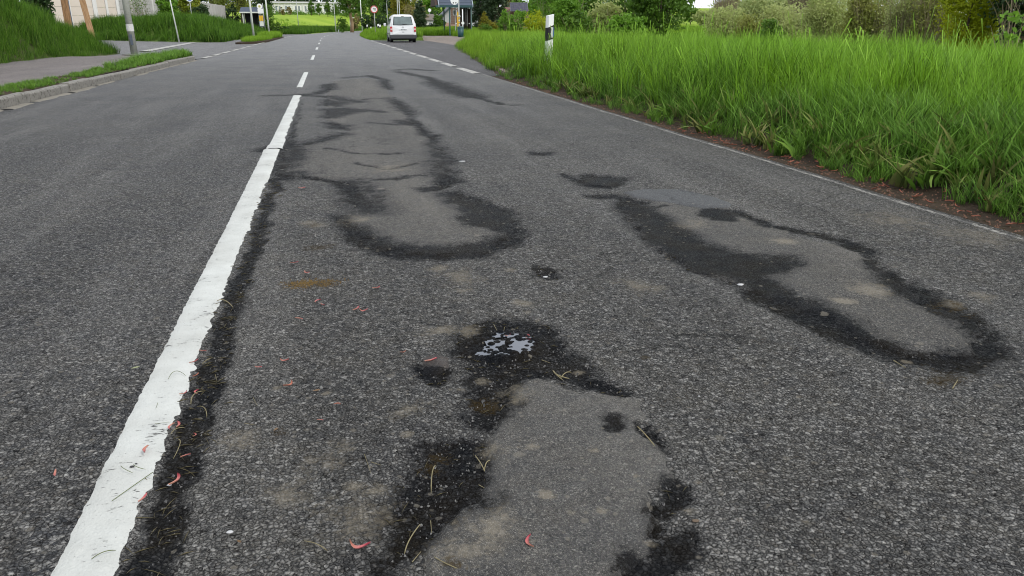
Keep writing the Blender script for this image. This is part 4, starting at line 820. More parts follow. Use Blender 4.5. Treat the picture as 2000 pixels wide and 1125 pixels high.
# timber posts and thin steel post on the bank
def slab_post(px, py, Y, w, h, mat, lab, lean, name='timber_post'):
    p = at_px(px, py, Y); p = (p[0], p[1], p[2] - .3); o = MB().box(-w / 2, w / 2, -w / 2, w / 2, 0, h).build(name, mat, None, bevel=.012); o.location = p; o.rotation_euler = (0, -lean, .25)
    return tag(o, lab, 'post')
slab_post(131.5, 40, 38, .27, 4.2, M_timber, 'dark brown timber post, left one of two on the bank', -.01)
slab_post(181.5, 55, 40, .25, 4.2, M_timber2, 'orange-brown leaning timber post, right one of two on the bank', .09)
o = MB(); cyl(o, 0, 0, -.3, 3.6, .045, 10); o = o.build('steel_post', M_dark, None, smooth=True); o.location = at_px(141, 50, 39); tag(o, 'thin blue-grey steel post between the two timber posts', 'post')

# concrete panel wall
M_panel = NT('concrete_panel'); t = M_panel; n = t.noise(1.2, t.pos(), 6, .65); c = t.mix(n, (.36, .35, .32), (.50, .48, .44)); mp_ = t.n('Mapping'); mp_.inputs['Scale'].default_value = (2.5, 2.5, .35); t.l(t.pos(), mp_.inputs[0])
c = t.mix(t.mr(t.noise(2, mp_.outputs[0], 5), .5, .7, 0, .5), c, (.24, .235, .21)); t.col(c); t.rough(.9); t.bump(t.noise(30, t.pos(), 5), .5, .01); M_panel = t.m
M_panelb = plain('beige_panel', (.58, .51, .43), .9, var=.10, sc=2, bump=.006)
M_wpost = plain('white_wall_post', (.62, .61, .58), .8, var=.1)
wall = empty('panel_wall', at_px(200, 40, 74), 0, 'tall pale concrete panel wall behind the left bank', 'wall')
def wall_run(px0, Y0, px1, Y1, n, z1, mat, parent, zb=.6, rows=6, post=M_wpost):
    a = Vector(D(px0, 40, Y0)).xy; b = Vector(D(px1, 40, Y1)).xy; org = Vector(parent.location); d = (b - a) / n; ang = math.atan2(d.y, d.x); l = d.length
    for i in range(n + 1):
        p = a + d * i; M = Matrix.Translation((p.x - org.x, p.y - org.y, -org.z)) @ Matrix.Rotation(ang, 4, 'Z'); MB().box(-.11, .11, -.15, .15, zb - .3, z1 + .05, M).build('wall_post', post, parent, bevel=.01)
        if i < n:
            for k in range(rows):
                h = (z1 - zb) / rows; MB().box(.113, l - .113, -.06, .06, zb + k * h + .008, zb + (k + 1) * h - .008, M).build('wall_panel', mat, parent, bevel=.008)
wall_run(88, 72, 188, 74, 2, 4.6, M_panelb, wall); wall_run(190, 74.2, 232, 76, 2, 4.6, M_panelb, wall); wall_run(234, 76.3, 319, 93, 4, 4.4, M_panel, wall)
fence = empty('panel_fence', at_px(420, 30, 104), 0, 'far grey fence of upright boards above the long bank', 'fence')
a = Vector(D(372, 30, 92)).xy; b = Vector(D(441, 30, 116)).xy; org = Vector(fence.location); nb = 22; d = (b - a) / nb; ang = math.atan2(d.y, d.x)
for i in range(nb):
    p = a + d * i; M = Matrix.Translation((p.x - org.x, p.y - org.y, -org.z)) @ Matrix.Rotation(ang, 4, 'Z'); zt = 3.75 - .0 * i
    MB().box(.03, d.length - .03, -.03 - .03 * (i % 2), .03 - .03 * (i % 2), .2, zt, M).build('board', M_panel, fence)
    if i % 4 == 0: MB().box(-.06, .06, .06, .18, .2, zt + .05, M).build('fence_post', M_wpost, fence)
# climbing stems on the wall
for i, (px, h) in enumerate([(257, 4.6), (268, 4.2), (272, 4.0), (281, 4.4), (286, 3.8)]):
    x, y, z = D(px, 30, 78.5 + i * 1.2); zb = landz(x, y); o = stems(2, h - zb, .12, .02, .05, 50 + i, 7, 0).build('climbing_stem', M_twig); o.location = (x, y, zb)
    tag(o, ['leftmost', 'second from left', 'middle', 'second from right', 'rightmost'][i] + ' bare climbing stem against the grey wall', 'climber', 'climbing stems on the grey wall')
    link('leaf_cluster', leaves([(0, 0, (h - zb) * .55, .22, .2, (h - zb) * .45)], 170, .055, .3, ncl=26, seed=70 + i), LM['mid'], o)['kind'] = 'stuff'

# round and square signs
def round_sign(px, pyc, Y, dia, label, cat='traffic sign', rim=None, face=M_wht, text=None, tcol=None, side=0, name='traffic_sign', z=None, ringw=.16):
    p = at_px(px, 50, Y, z); zc = D(px, pyc, Y)[2] - p[2]; o = empty(name, p, math.atan2(-p[0], p[1]) * .6, label, cat)
    m = MB(); cyl(m, 0, .04, -.3, zc + dia * .5, .035, 10); m.build('pole', M_galv, o, smooth=True); r = dia / 2
    f = MB(); disc(f, side, zc, r, -.012, .006); f = f.build('sign_plate', face, o)
    if rim: ring(MB(), side, zc, r * (1 - ringw * 1.35), r * .985, -.018, -.0135).build('rim', rim, o)
    if text: text_mesh(text[0], dia * text[1], tcol or M_black, 'numerals', o, Matrix.Translation((side, -.018, zc)) @ Matrix.Rotation(R(90), 4, 'X'), .003)
    return o, zc
round_sign(732.5, 18.3, 70, .62, 'round white speed limit sign with red rim reading 70', rim=M_red, text=('70', .52))
o, zc = round_sign(377, -5.5, 74, .75, 'round blue-centred sign with white rim, only its lower edge in view', rim=M_wht, face=M_blue, ringw=.14)
MB().box(-.03, .03, -.02, -.014, zc - .2, zc + .15).build('symbol', M_wht, o)
o, zc = round_sign(840, 20, 118, .5, 'small round white sign beside the bright tree', z=None)
p = at_px(707, 50, 142); o = empty('priority_sign', p, 0, 'white diamond sign on the pale pole left of the speed sign', 'traffic sign'); zc = D(707, 36, 142)[2] - p[2]
cyl(MB(), 0, .06, -.3, 6.2, .075, 10).build('pole', M_pale, o, smooth=True); MB().prism([(-.32, zc), (0, zc - .32), (.32, zc), (0, zc + .32)], -.02, -.005, 'y').build('sign_plate', M_wht, o); MB().prism([(-.17, zc), (0, zc - .17), (.17, zc), (0, zc + .17)], -.03, -.021, 'y').build('sign_centre', plain('pale_yellow', (.6, .5, .2), .5), o)

# left bus stop
p = at_px(512, 50, 106, .2); o = empty('bus_stop_sign', p, 0, 'bus stop mast with round white sign and yellow timetable, left side', 'bus stop sign')
zc = D(512, 12.5, 106)[2] - p[2]; cyl(MB(), .32, .05, -.3, zc + .4, .045).build('pole', M_galv, o, smooth=True)
q = MB(); disc(q, -.08, zc, .33, -.02, .02); q.box(-.36, .36, -.018, .018, zc - .85, zc - .28); q.build('sign_plate', M_wht, o)
disc(MB(), -.08, zc, .15, -.028, -.0205).build('emblem', plain('pale_gold', (.62, .55, .2), .5), o); text_mesh('H', .22, plain('sign_green', (.05, .18, .06), .5), 'letter', o, Matrix.Translation((-.08, -.031, zc)) @ Matrix.Rotation(R(90), 4, 'X'))
zt = D(508, 40, 106)[2] - p[2]; tb = MB().box(-.33, .27, -.03, .03, zt - .75, zt + .7).build('timetable_case', M_dark, o)
for x0 in (-.26, .0): MB().box(x0, x0 + .22, -.040, -.032, zt - .05, zt + .6).build('timetable', M_yel, tb)
MB().box(-.26, .22, -.040, -.032, zt - .68, zt - .1).build('notice', M_pale, tb)
# left shelter
M_slate = plain('slate_tiles', (.05, .065, .095), .6, var=.25, sc=3)
p = at_px(496, 50, 110, .2); o = empty('bus_shelter', p, 0, 'small left shelter with dark slate roof on pale posts', 'bus shelter'); ppm = 14.2
zt = 2.65; MB().prism([(-.85, zt + .62), (.3, zt + .62), (.72, zt), (.72, zt - .1), (-.85, zt - .1)][::-1], -.1, .1, 'y').build('gable', M_dark, o) if 0 else None
m = MB(); w = 1.55; m.add([(-w, -.9, zt), (w, -.9, zt), (w * .92, .2, zt + .62), (-w * .92, .2, zt + .62), (w, 1.3, zt), (-w, 1.3, zt)], [(0, 1, 2, 3), (3, 2, 4, 5), (0, 3, 5), (1, 4, 2), (0, 5, 4, 1)]); rf = m.build('roof', M_slate, o)
MB().box(-w - .02, w + .02, -.95, -.91, zt - .14, zt + .02).build('fascia', M_pale, rf)
for x in (-1.2, 1.0):
    for y in (-.75, 1.1): MB().box(x - .06, x + .06, y - .06, y + .06, -.2, zt - .01).build('post', M_pale, o)
MB().box(-1.1, .9, 1.16, 1.2, .1, zt - .02).build('back_wall', M_black, o); MB().box(-.35, -.05, -.55, -.5, .6, 2.0).build('notice_board', M_dark, o); MB().box(-1.0, .8, .75, 1.1, .4, .47).build('bench', M_timber, o)

# long white building across the meadow
Yb = 292; a = D(531, 26, Yb); b = D(694, 26, Yb); zt = D(600, 3.5, Yb)[2]; zb = a[2] - .6; L_ = b[0] - a[0]
M_whb = plain('white_render', (.74, .72, .69), .8, var=.08, sc=.5); M_win = plain('dim_window', (.22, .25, .27), .2, var=.3, sc=1)
wb = empty('long_building', (a[0], Yb, zb), 0, 'long low white building with flat eaves across the meadow', 'building'); h = zt - zb
MB().box(0, L_, 0, 9, 0, h - .55).build('wall', M_whb, wb); MB().box(-.3, L_ + .3, -.5, 9.4, h - .5, h - .22).build('eaves', plain('eaves_grey', (.45, .45, .47), .7), wb); MB().box(-.1, L_ + .1, -.35, 9.2, h - .215, h).build('roof', M_whb, wb)
nw = 26
for i in range(nw):
    x = (i + .5) * L_ / nw
    wi = MB().box(x - .32, x + .32, -.05, -.002, h * .28, h * .68).build('window', M_win if i % 3 else M_pale, wb)
for i in range(14): x = (i + .2) * L_ / 14; MB().box(x - .06, x + .06, -.3, -.18, 0, h - .51).build('column', M_whb, wb)
# meadow hedge strip in front of it
wood('meadow_hedge', 'low green hedge along the foot of the long white building', 532, 700, 24, 284, 'mid', 3500, .28, 18)

# pale cottage behind the yew
p = at_px(838, 45, 116); o = empty('cottage', p, 0, 'small pale cottage with grey roof between yew and shelter', 'house'); MB().box(-1.0, 1.6, 0, 3, -.3, 1.25).build('wall', M_whb, o)
MB().prism([(-1.2, 1.23), (1.8, 1.23), (1.3, 2.1), (-.8, 2.1)], -.2, 3.2, 'y').build('roof', plain('cottage_roof', (.30, .26, .24), .8, var=.2), o); MB().box(.0, .35, -.03, -.002, .3, .9).build('window', M_win, o); MB().box(.8, 1.15, -.03, -.002, .3, .9).build('window', M_win, o)
# gabled house behind the right shelter
Yh = 108; p = at_px(900, 55, Yh); o = empty('gabled_house', p, -.08, 'grey gabled house with brown boarded front behind the slate-roofed shelter', 'house'); z0 = p[2]
zE = D(900, 30, Yh)[2] - z0; zA = D(900, -6, Yh)[2] - z0
M_stucco = plain('house_stucco', (.46, .46, .45), .85, var=.1, sc=1.5); M_boards = plain('brown_boards', (.18, .115, .085), .8, var=.2, sc=4); M_brick = plain('pink_brick', (.42, .27, .2), .85, var=.2, sc=8)
MB().prism([(-2.45, -.5), (2.45, -.5), (2.45, zE), (0, zA - .15), (-2.45, zE)], 0, 7, 'y').build('wall', M_stucco, o)
for s in (-1, 1): MB().prism([(s * 2.85, zE - .28), (s * 2.85, zE - .12), (0, zA + .12), (0, zA - .04)], -.45, 7.3, 'y').build('roof_slope', plain('grey_roof', (.14, .14, .155), .7, var=.2) if s < 0 else bpy.data.materials['grey_roof'], o)
for s in (-1, 1): MB().prism([(s * 2.86, zE - .30), (s * 2.86, zE - .10), (0, zA + .14), (0, zA - .06)], -.52, -.455, 'y').build('bargeboard', M_dark, o)
for k in range(9): MB().box(-1.35, -.35, -.05, -.004, .75 + k * .24, .75 + k * .24 + .225).build('cladding_board', M_boards, o)
MB().box(-1.35, -.35, -.06, -.005, -.4, .74).build('base_panel', M_brick, o); MB().prism([(-2.45, -.3), (-1.36, -.3), (-1.36, 1.0), (-2.1, 1.0)], -.04, -.006, 'y').build('lower_wall', M_brick, o)
w = MB().box(-1.05, -.55, -.09, -.051, 1.95, 2.65).build('window', M_wht, o); MB().box(-1.0, -.60, -.10, -.091, 2.0, 2.6).build('pane', M_black, w)
MB().box(1.65, 2.15, -.06, -.005, .1, .8).build('window', M_wht, o); MB().box(1.78, 2.03, -.075, -.061, .2, .7).build('pane', M_win, o.children[-1])
for z in (zE * .35, zE * .7): MB().box(1.2, 2.44, -.02, -.003, z, z + .03).build('joint_strip', M_galv, o)

# right bus shelter
Ysh = 66.5; p = at_px(898, 70, Ysh, .1); o = empty('slate_shelter', p, 0, 'wooden shelter with dark blue slate roof and green posts beside the lay-by', 'bus shelter')
X_ = lambda px: D(px, 40, Ysh)[0] - p[0]
M_teal = plain('teal_paint', (.02, .065, .065), .5); M_teal2 = plain('green_grey_paint', (.10, .16, .15), .5); M_in = plain('dark_boards', (.05, .03, .022), .85, var=.4, sc=5); M_rail = plain('pale_bargeboard', (.35, .40, .45), .6)
xl, xr = X_(857), X_(921); ze = 2.62; zr_ = 4.35
MB().add([(xl, -.5, ze), (xr, -.5, ze), (xr - .15, 1.3, zr_), (xl + .15, 1.3, zr_), (xl, 3.1, ze), (xr, 3.1, ze), (xl, -.5, ze - .06), (xr, -.5, ze - .06), (xl, 3.1, ze - .06), (xr, 3.1, ze - .06)], [(0, 1, 2, 3), (3, 2, 5, 4), (0, 3, 4), (1, 5, 2), (6, 8, 9, 7), (0, 6, 7, 1), (4, 5, 9, 8), (0, 4, 8, 6), (1, 7, 9, 5)]).build('roof', M_slate, o)
rf = o.children[-1]
for k in range(8):      # slate courses
    f = k / 8; g = (k + 1) / 8; y0, y1 = -.5 + 1.8 * f, -.5 + 1.8 * g; a0, a1 = ze + (zr_ - ze) * f, ze + (zr_ - ze) * g
    MB().add([(xl + .15 * f, y0 - .012, a0 + .022), (xr - .15 * f, y0 - .012, a0 + .022), (xr - .15 * g, y1, a1 + .006), (xl + .15 * g, y1, a1 + .006), (xl + .15 * f, y0 - .012, a0 + .003), (xr - .15 * f, y0 - .012, a0 + .003)], [(0, 1, 2, 3), (4, 5, 1, 0)]).build('slate_course', M_slate, rf)
for x0, x1 in ((xl - .06, xl - .005), (xr + .005, xr + .06)): MB().prism([(-.58, ze - .12), (-.58, ze + .06), (1.3, zr_ + .1), (3.2, ze + .06), (3.2, ze - .12), (1.3, zr_ - .1)], x0, x1, 'x').build('bargeboard', M_rail, o)
MB().prism([(-.45, ze - .05), (1.3, zr_ - .12), (3.0, ze - .05)], xl - .30, xl - .065, 'x').build('gable_board', M_in, o)
MB().box(xl - .3, xr + .05, -.56, -.505, ze - .17, ze + .01).build('gutter', M_teal, o)
for px, mt in ((877, M_teal), (919, M_teal2)):
    x = X_(px); MB().box(x - .05, x + .05, -.42, -.32, -.35, ze - .08).build('post', mt, o)
for px in (877, 919): x = X_(px); MB().box(x - .05, x + .05, 2.8, 2.9, -.35, ze - .08).build('post', M_teal, o)
x0, x1 = X_(902), X_(918)
nbd = 9
for k in range(nbd): a_ = x0 + (x1 - x0) * k / nbd; MB().box(a_, a_ + (x1 - x0) / nbd - .012, 1.2, 1.24, .0, ze - .1).build('wall_board', M_in, o)
MB().box(x1 + .003, x1 + .04, -.3, 1.2, 0, ze - .1).build('side_wall', M_in, o); MB().box(x0 - .04, x0 - .003, .2, 1.2, 0, ze - .1).build('side_wall', M_in, o)
MB().box(X_(889), X_(890.5), .1, .16, 0, ze - .1).build('frame_post', M_galv, o)
for px, py in ((891, 16), (916.5, 16), (891, 46), (916.5, 46)):
    q = D(px, py, Ysh - .5); disc(MB(), q[0] - p[0], q[2] - p[2], .045, -.5, -.46, 10).build('round_clip', M_wht, o)
MB().box(x0 + .05, x1 - .05, .7, 1.1, .42, .48).build('bench', M_timber, o)
# stop sign, timetable, white sign and bin around it
p = at_px(897, 55, 60, .08); o = empty('bus_stop_sign', p, 0, 'bus stop mast with round white disc and narrow yellow timetable at the lay-by', 'bus stop sign'); zc = D(889, 1.2, 60)[2] - p[2]
cyl(MB(), 0, 0, -.3, zc + .35, .045).build('pole', M_galv, o, smooth=True); disc(MB(), -.33, zc, .30, -.02, .015).build('sign_plate', M_wht, o)
for x in (-.42, -.22): MB().box(x - .045, x + .045, -.027, -.021, zc - .20, zc - .12).build('symbol', M_black, o.children[-1])
z1, z2 = D(896, 52, 60)[2] - p[2], D(896, 23, 60)[2] - p[2]; tb = MB().box(-.14, -.055, -.04, .04, z1, z2).build('timetable_case', M_yel, o)
for k in range(5): MB().box(-.045 - .003, .06, -.062, -.05, z1 + .08 + k * .17, z1 + .16 + k * .17).build('notice', M_yel if k % 2 else M_pale, o)
MB().box(-.14, .14, -.055, .055, D(896, 32, 60)[2] - p[2], D(896, 31, 60)[2] - p[2]).build('clamp', M_wht, o)
p = at_px(904, 55, 62, .08); o = empty('notice_post', p, 0, 'white post with small white disc in front of the dark shelter wall', 'post'); cyl(MB(), 0, 0, -.3, D(904, 18, 62)[2] - p[2], .04).build('pole', M_wht, o, smooth=True); disc(MB(), 0, D(904, 45, 62)[2] - p[2], .12, -.06, -.045).build('disc', M_wht, o)
p = at_px(899.5, 56, 58, .1); o = empty('litter_bin', p, 0, 'dark teal litter bin below the bus stop timetable', 'bin'); zt = D(898, 51, 58)[2] - p[2]
MB().tube([(0, 0, 0), (0, 0, zt - .12)], [.19, .24], 14).build('body', plain('bin_teal', (.010, .06, .065), .5), o, smooth=True); MB().tube([(0, 0, zt - .115), (0, 0, zt - .04), (0, 0, zt)], [.26, .24, .08], 14).build('lid', M_teal, o)
# solar panel on a shed
Yp = 78; x0, _, z1 = D(997, 22, Yp); x1, _, z2 = D(1032, 5, Yp); p = ((x0 + x1) / 2, Yp, landz((x0 + x1) / 2, Yp)); o = empty('garden_shed', p, 0, 'small garden shed carrying a tilted dark solar panel above the shrubs', 'shed')
zb_, zt_ = z1 - p[2], z2 - p[2]; w = (x1 - x0) / 2; MB().box(-w + .1, w + .2, .5, 2.4, 0, zb_ + .2).build('wall', M_boards, o); MB().prism([(.3, zb_ - .1), (2.6, zb_ + .45), (2.6, zb_ + .35), (.3, zb_ - .2)], -w, w + .3, 'x').build('roof', plain('red_roof', (.13, .06, .045), .8, var=.3), o)
fr = MB().prism([(0, zb_), (.35, zt_), (.40, zt_), (.05, zb_)], -w, w, 'x').build('solar_panel', plain('panel_frame', (.10, .10, .12), .5, .0), o); M_pv = plain('photovoltaic_cell', (.012, .014, .045), .2, var=.3)
for i in range(8):
    for k in range(3):
        a0 = -w + .04 + i * (2 * w - .06) / 8; u0, u1 = .03 + k * .323, .03 + k * .323 + .30; hz = zt_ - zb_
        MB().add([(a0, .35 * u0 - .012, zb_ + hz * u0), (a0 + (2 * w - .06) / 8 - .016, .35 * u0 - .012, zb_ + hz * u0), (a0 + (2 * w - .06) / 8 - .016, .35 * u1 - .012, zb_ + hz * u1), (a0, .35 * u1 - .012, zb_ + hz * u1)], [(0, 1, 2, 3)]).build('cell', M_pv, fr)

# roadside marker posts
def marker_post(px, pyt, Y, label, small=False, w=.14, z=None, rot=.1, lean=(0, 0)):
    x = D(px, pyt, Y)[0]; zt = D(px, pyt, Y)[2]; p = (x, Y, landz(x, Y) if z is None else z); h = zt - p[2]; o = empty('marker_post', p, 0, label, 'marker post', tilt=(lean[0], lean[1], rot))
    prof = [(-w / 2, -.03), (-w / 2 + .02, -.06), (w / 2 - .02, -.06), (w / 2, -.03), (w / 2, .03), (-w / 2, .03)]
    def seg(z0a, z0b, z1a, z1b, name, mat, g=0):
        m = MB(); n = 6; vs = [(q[0] * (1 + g), q[1] * (1 + g), z0a + (z0b - z0a) * (q[0] / w + .5)) for q in prof] + [(q[0] * (1 + g), q[1] * (1 + g), z1a + (z1b - z1a) * (q[0] / w + .5)) for q in prof]
        m.add(vs, [tuple(range(n))[::-1], tuple(range(n, 2 * n))] + [(i, (i + 1) % n, (i + 1) % n + n, i + n) for i in range(n)]); return m.build(name, mat, o)
    bl = h - .52 if not small else h * .4
    seg(-.2, -.2, bl, bl + .05, 'base', M_wht); b = seg(bl + .002, bl + .052, h - .265, h - .20, 'black_band', M_black, .02); seg(h - .263, h - .198, h - .035, h, 'head', M_wht)
    if not small:
        MB().box(-.005, .042, -.075, -.0615, h - .45, h - .25).build('reflector', plain('grey_reflector', (.55, .56, .55), .3, .2, var=.1), b)
        MB().prism([(.0, h - .43), (.075, h - .41), (.085, h - .27), (.01, h - .25)], w / 2 - .02, w / 2 + .035, 'x').build('blue_cap', plain('blue_reflector', (.01, .12, .35), .3), b)
    return o
marker_post(1071.5, 27.5, 15.4, 'white roadside marker post with black band and blue side reflector in the tall grass', z=.10, rot=.25, lean=(0, .03), w=.155)
for px, pyt, Y, lab in [(717, 48, 96, 'small white marker post at the tip of the traffic island'), (724, 52, 100, 'half-hidden white marker post right of the one at the island tip'), (738.5, 46.5, 84, 'left one of two stubby posts right of the speed sign'), (742, 48, 84.5, 'right one of two stubby posts right of the speed sign'), (659.5, 49, 150, 'tiny white marker post on the outside of the bend')]:
    marker_post(px, pyt, Y, lab, True, .16 if Y > 90 else .2, lean=(0, .25 if px == 659.5 else 0))

# ------------------------------------------------------------------ the van
M_vp = NT('van_white_paint'); t = M_vp; t.col((.72, .73, .73)); t.rough(.3); t.b.inputs['Coat Weight'].default_value = .6; t.b.inputs['Coat Roughness'].default_value = .08; M_vp = t.m
M_glass = NT('van_glass'); t = M_glass; t.col(t.mix(t.noise(2.2, t.obj(), 3), (.03, .045, .045), (.20, .26, .25))); t.rough(.08); t.b.inputs['Specular IOR Level'].default_value = .9; M_glass = t.m  # pale greenish reflections are mottled into the base colour
M_plast = plain('grey_plastic', (.045, .047, .05), .55, var=.15); M_tail = plain('tail_red', (.45, .03, .035), .25, var=.2, sc=9); M_taill = plain('tail_clear', (.7, .45, .42), .2)
vx, vy, _ = D(788.5, 83, 54.3); van = empty('parked_van', (vx, vy, .0), -.012, 'white compact panel van seen from behind, parked in the lay-by', 'van')
H_ = 1.80
def halfw(z): return np.interp(z, [.28, .5, .95, 1.15, 1.55, 1.72, 1.80], [.84, .885, .895, .87, .76, .70, .58])
st_ = [(0, .30, 1.72), (.06, .28, 1.78), (.5, .28, 1.81), (1.6, .28, 1.82), (2.4, .28, 1.78), (2.75, .28, 1.62), (3.45, .28, 1.08), (4.1, .30, .92), (4.36, .34, .74)]
V = []; n = 0
for y, zl, zt in st_:
    zz = [zl, .5, .8, .97, 1.15, 1.4, 1.6, 1.72, 1.80]; ring_ = []
    for z in zz:
        z = min(z, zt) if z != 1.80 else zt; zq = z; w = float(halfw(min(zq, 1.8))) * (1 - .10 * max(0, y - 3.4)) * (1 if z < zt - 1e-6 or y > 2.5 else .97)
        sl = 0 if y > .3 else (.16 * max(0, (z - 1.05)) / .7)
        ring_.append((w, y + sl, z))
    ring_.append((0.0, y + (0 if y > .3 else .17), zt + .015))
    full = [(-a, b, c) for a, b, c in ring_] + ring_[-2::-1]; V += full; n = len(full)
F = [(i * n + k, (i + 1) * n + k, (i + 1) * n + k + 1, i * n + k + 1) for i in range(len(st_) - 1) for k in range(n - 1)] + [tuple(range(n)), tuple((len(st_) - 1) * n + k for k in range(n - 1, -1, -1))]
F += [((i) * n, i * n + n - 1, (i + 1) * n + n - 1, (i + 1) * n) for i in range(len(st_) - 1)]
body = MB().add(V, F).build('body', M_vp, van, smooth=False, bevel=.03); body.data.polygons.foreach_set('use_smooth', [True] * len(body.data.polygons))
def rear_plate(poly, off, th, name, mat, par, bev=0):   # a piece lying on the sloping tailgate
    m = MB(); q = [(x, .16 * max(0, z - 1.05) / .7 - off, z) for x, z in poly]; r = [(x, y - th, z) for x, y, z in q]; k = len(q)
    m.add(q + r, [tuple(range(k)), tuple(range(2 * k - 1, k - 1, -1))] + [(i, i + k, (i + 1) % k + k, (i + 1) % k) for i in range(k)]); return m.build(name, mat, par, bevel=bev)
tg = rear_plate([(-.70, .52), (.70, .52), (.76, 1.05), (.66, 1.70), (-.66, 1.70), (-.76, 1.05)], .002, .014, 'tailgate', M_vp, van, .006)
rw = rear_plate([(-.64, 1.16), (.64, 1.16), (.56, 1.62), (.5, 1.655), (-.5, 1.655), (-.56, 1.62)], .018, .008, 'rear_window', M_glass, van)
rear_plate([(-.68, 1.13), (.68, 1.13), (.60, 1.67), (-.60, 1.67)], .012, .005, 'window_seal', M_black, van)
rear_plate([(-.1, 1.665), (.1, 1.665), (.08, 1.70), (-.08, 1.70)], .018, .02, 'third_brake_light', M_plast, van)
rear_plate([(-.02, 1.17), (.32, 1.19), (.32, 1.205), (-.02, 1.2)], .03, .012, 'wiper', M_black, van)
for s in (-1, 1):
    tl = rear_plate([(s * .735, .70), (s * .885, .70), (s * .885, 1.02), (s * .81, 1.05), (s * .735, 1.0)], .004, .03, 'tail_light', M_tail, van, .008); rear_plate([(s * .745, .80), (s * .86, .80), (s * .86, .91), (s * .745, .91)], .036, .006, 'clear_lens', M_taill, tl)
pl = rear_plate([(-.27, .77), (.27, .77), (.27, .885), (-.27, .885)], .018, .008, 'number_plate', M_wht, van)
for x0, x1 in [(-.23, -.2), (-.15, -.10), (-.09, -.05), (-.03, .01), (.03, .06), (.08, .12), (.15, .18), (.2, .23)]: rear_plate([(x0, .795), (x1, .795), (x1, .862), (x0, .862)], .027, .002, 'plate_character', M_dark, pl)
m = MB(); ring(m, 0, 1.0, .035, .05, -.024, -.017, 16); m.box(-.012, .012, -.024, -.017, .97, 1.03); m.build('badge', M_galv, van); rear_plate([(-.07, .665), (.07, .665), (.07, .69), (-.07, .69)], .018, .01, 'tailgate_handle', M_plast, van)
MB().prism([(-.88, .24), (.88, .24), (.92, .32), (.915, .50), (-.915, .50), (-.92, .32)], -.09, .22, 'y').build('rear_bumper', M_plast, van, bevel=.03); MB().box(-.80, .80, .1, 4.1, .16, .30).build('underbody', M_black, van)
for s in (-1, 1):
    for wy in (.72, 3.55):
        w = empty('wheel', (s * .78, wy, .315)); w.parent = van; M = Matrix.Rotation(R(90), 4, 'Z')
        m = MB(); prof = [(.20, -.1), (.30, -.105), (.315, -.08), (.315, .08), (.30, .105), (.20, .1)]; k = 24
        vs = [(q[1], q[0] * math.cos(2 * math.pi * j / k), q[0] * math.sin(2 * math.pi * j / k)) for j in range(k) for q in prof]; m.add(vs, [(j * 6 + i, j * 6 + i + 1, ((j + 1) % k) * 6 + i + 1, ((j + 1) % k) * 6 + i) for j in range(k) for i in range(5)]); m.build('tyre', M_black, w, smooth=True)
        m = MB(); m.tube([(-.09, 0, 0), (.09, 0, 0)], .2, 20)
        for j in range(5): m.box(s * .09, s * .105, -.02, .02, .02, .19, Matrix.Rotation(2 * math.pi * j / 5, 4, 'X'))
        m.build('rim', M_galv, w)
        m = MB(); ring(m, 0, 0, .33, .37, 0, .02, 24); a_ = m.build('wheel_arch', M_plast, van); a_.rotation_euler = (0, 0, R(90)); a_.location = (s * .89 + (.0 if s > 0 else .02), wy, .34)
    def side(poly, name, mat, o_=.004):
        m = MB(); q = [(s * (float(halfw(z)) + o_), y, z) for y, z in poly]; r = [(x + s * .008, y, z) for x, y, z in q]; k = len(q); m.add(q + r, [tuple(range(k)), tuple(range(2 * k - 1, k - 1, -1))] + [(i, i + k, (i + 1) % k + k, (i + 1) % k) for i in range(k)]); return m.build(name, mat, van)
    side([(.35, 1.17), (1.05, 1.17), (1.05, 1.55), (.42, 1.55)], 'side_window', M_glass); side([(1.15, 1.17), (1.95, 1.17), (1.95, 1.55), (1.15, 1.55)], 'side_window', M_glass); side([(2.05, 1.17), (2.95, 1.12), (2.55, 1.55), (2.05, 1.55)], 'side_window', M_glass)
    side([(.2, .52), (4.0, .52), (4.0, .58), (.2, .58)], 'rubbing_strip', M_plast)
    MB().tube([(s * .86, 2.85, 1.12), (s * 1.0, 2.82, 1.16)], .025, 6).build('mirror_arm', M_plast, van); MB().box(s * 1.06 - .09, s * 1.06 + .09, 2.76, 2.88, 1.05, 1.26).build('side_mirror', M_vp, van, bevel=.03)
    MB().box(s * .62 - .07, s * .62 + .07, 4.30, 4.37, .62, .80).build('headlight', M_lens, van)
MB().add([(-.66, 2.80, 1.58), (.66, 2.80, 1.58), (.80, 3.40, 1.14), (-.80, 3.40, 1.14)], [(0, 1, 2, 3)]).build('windscreen', M_glass, van)
MB().prism([(-.86, .22), (.86, .22), (.84, .55), (-.84, .55)], 4.2, 4.44, 'y').build('front_bumper', M_plast, van, bevel=.03)
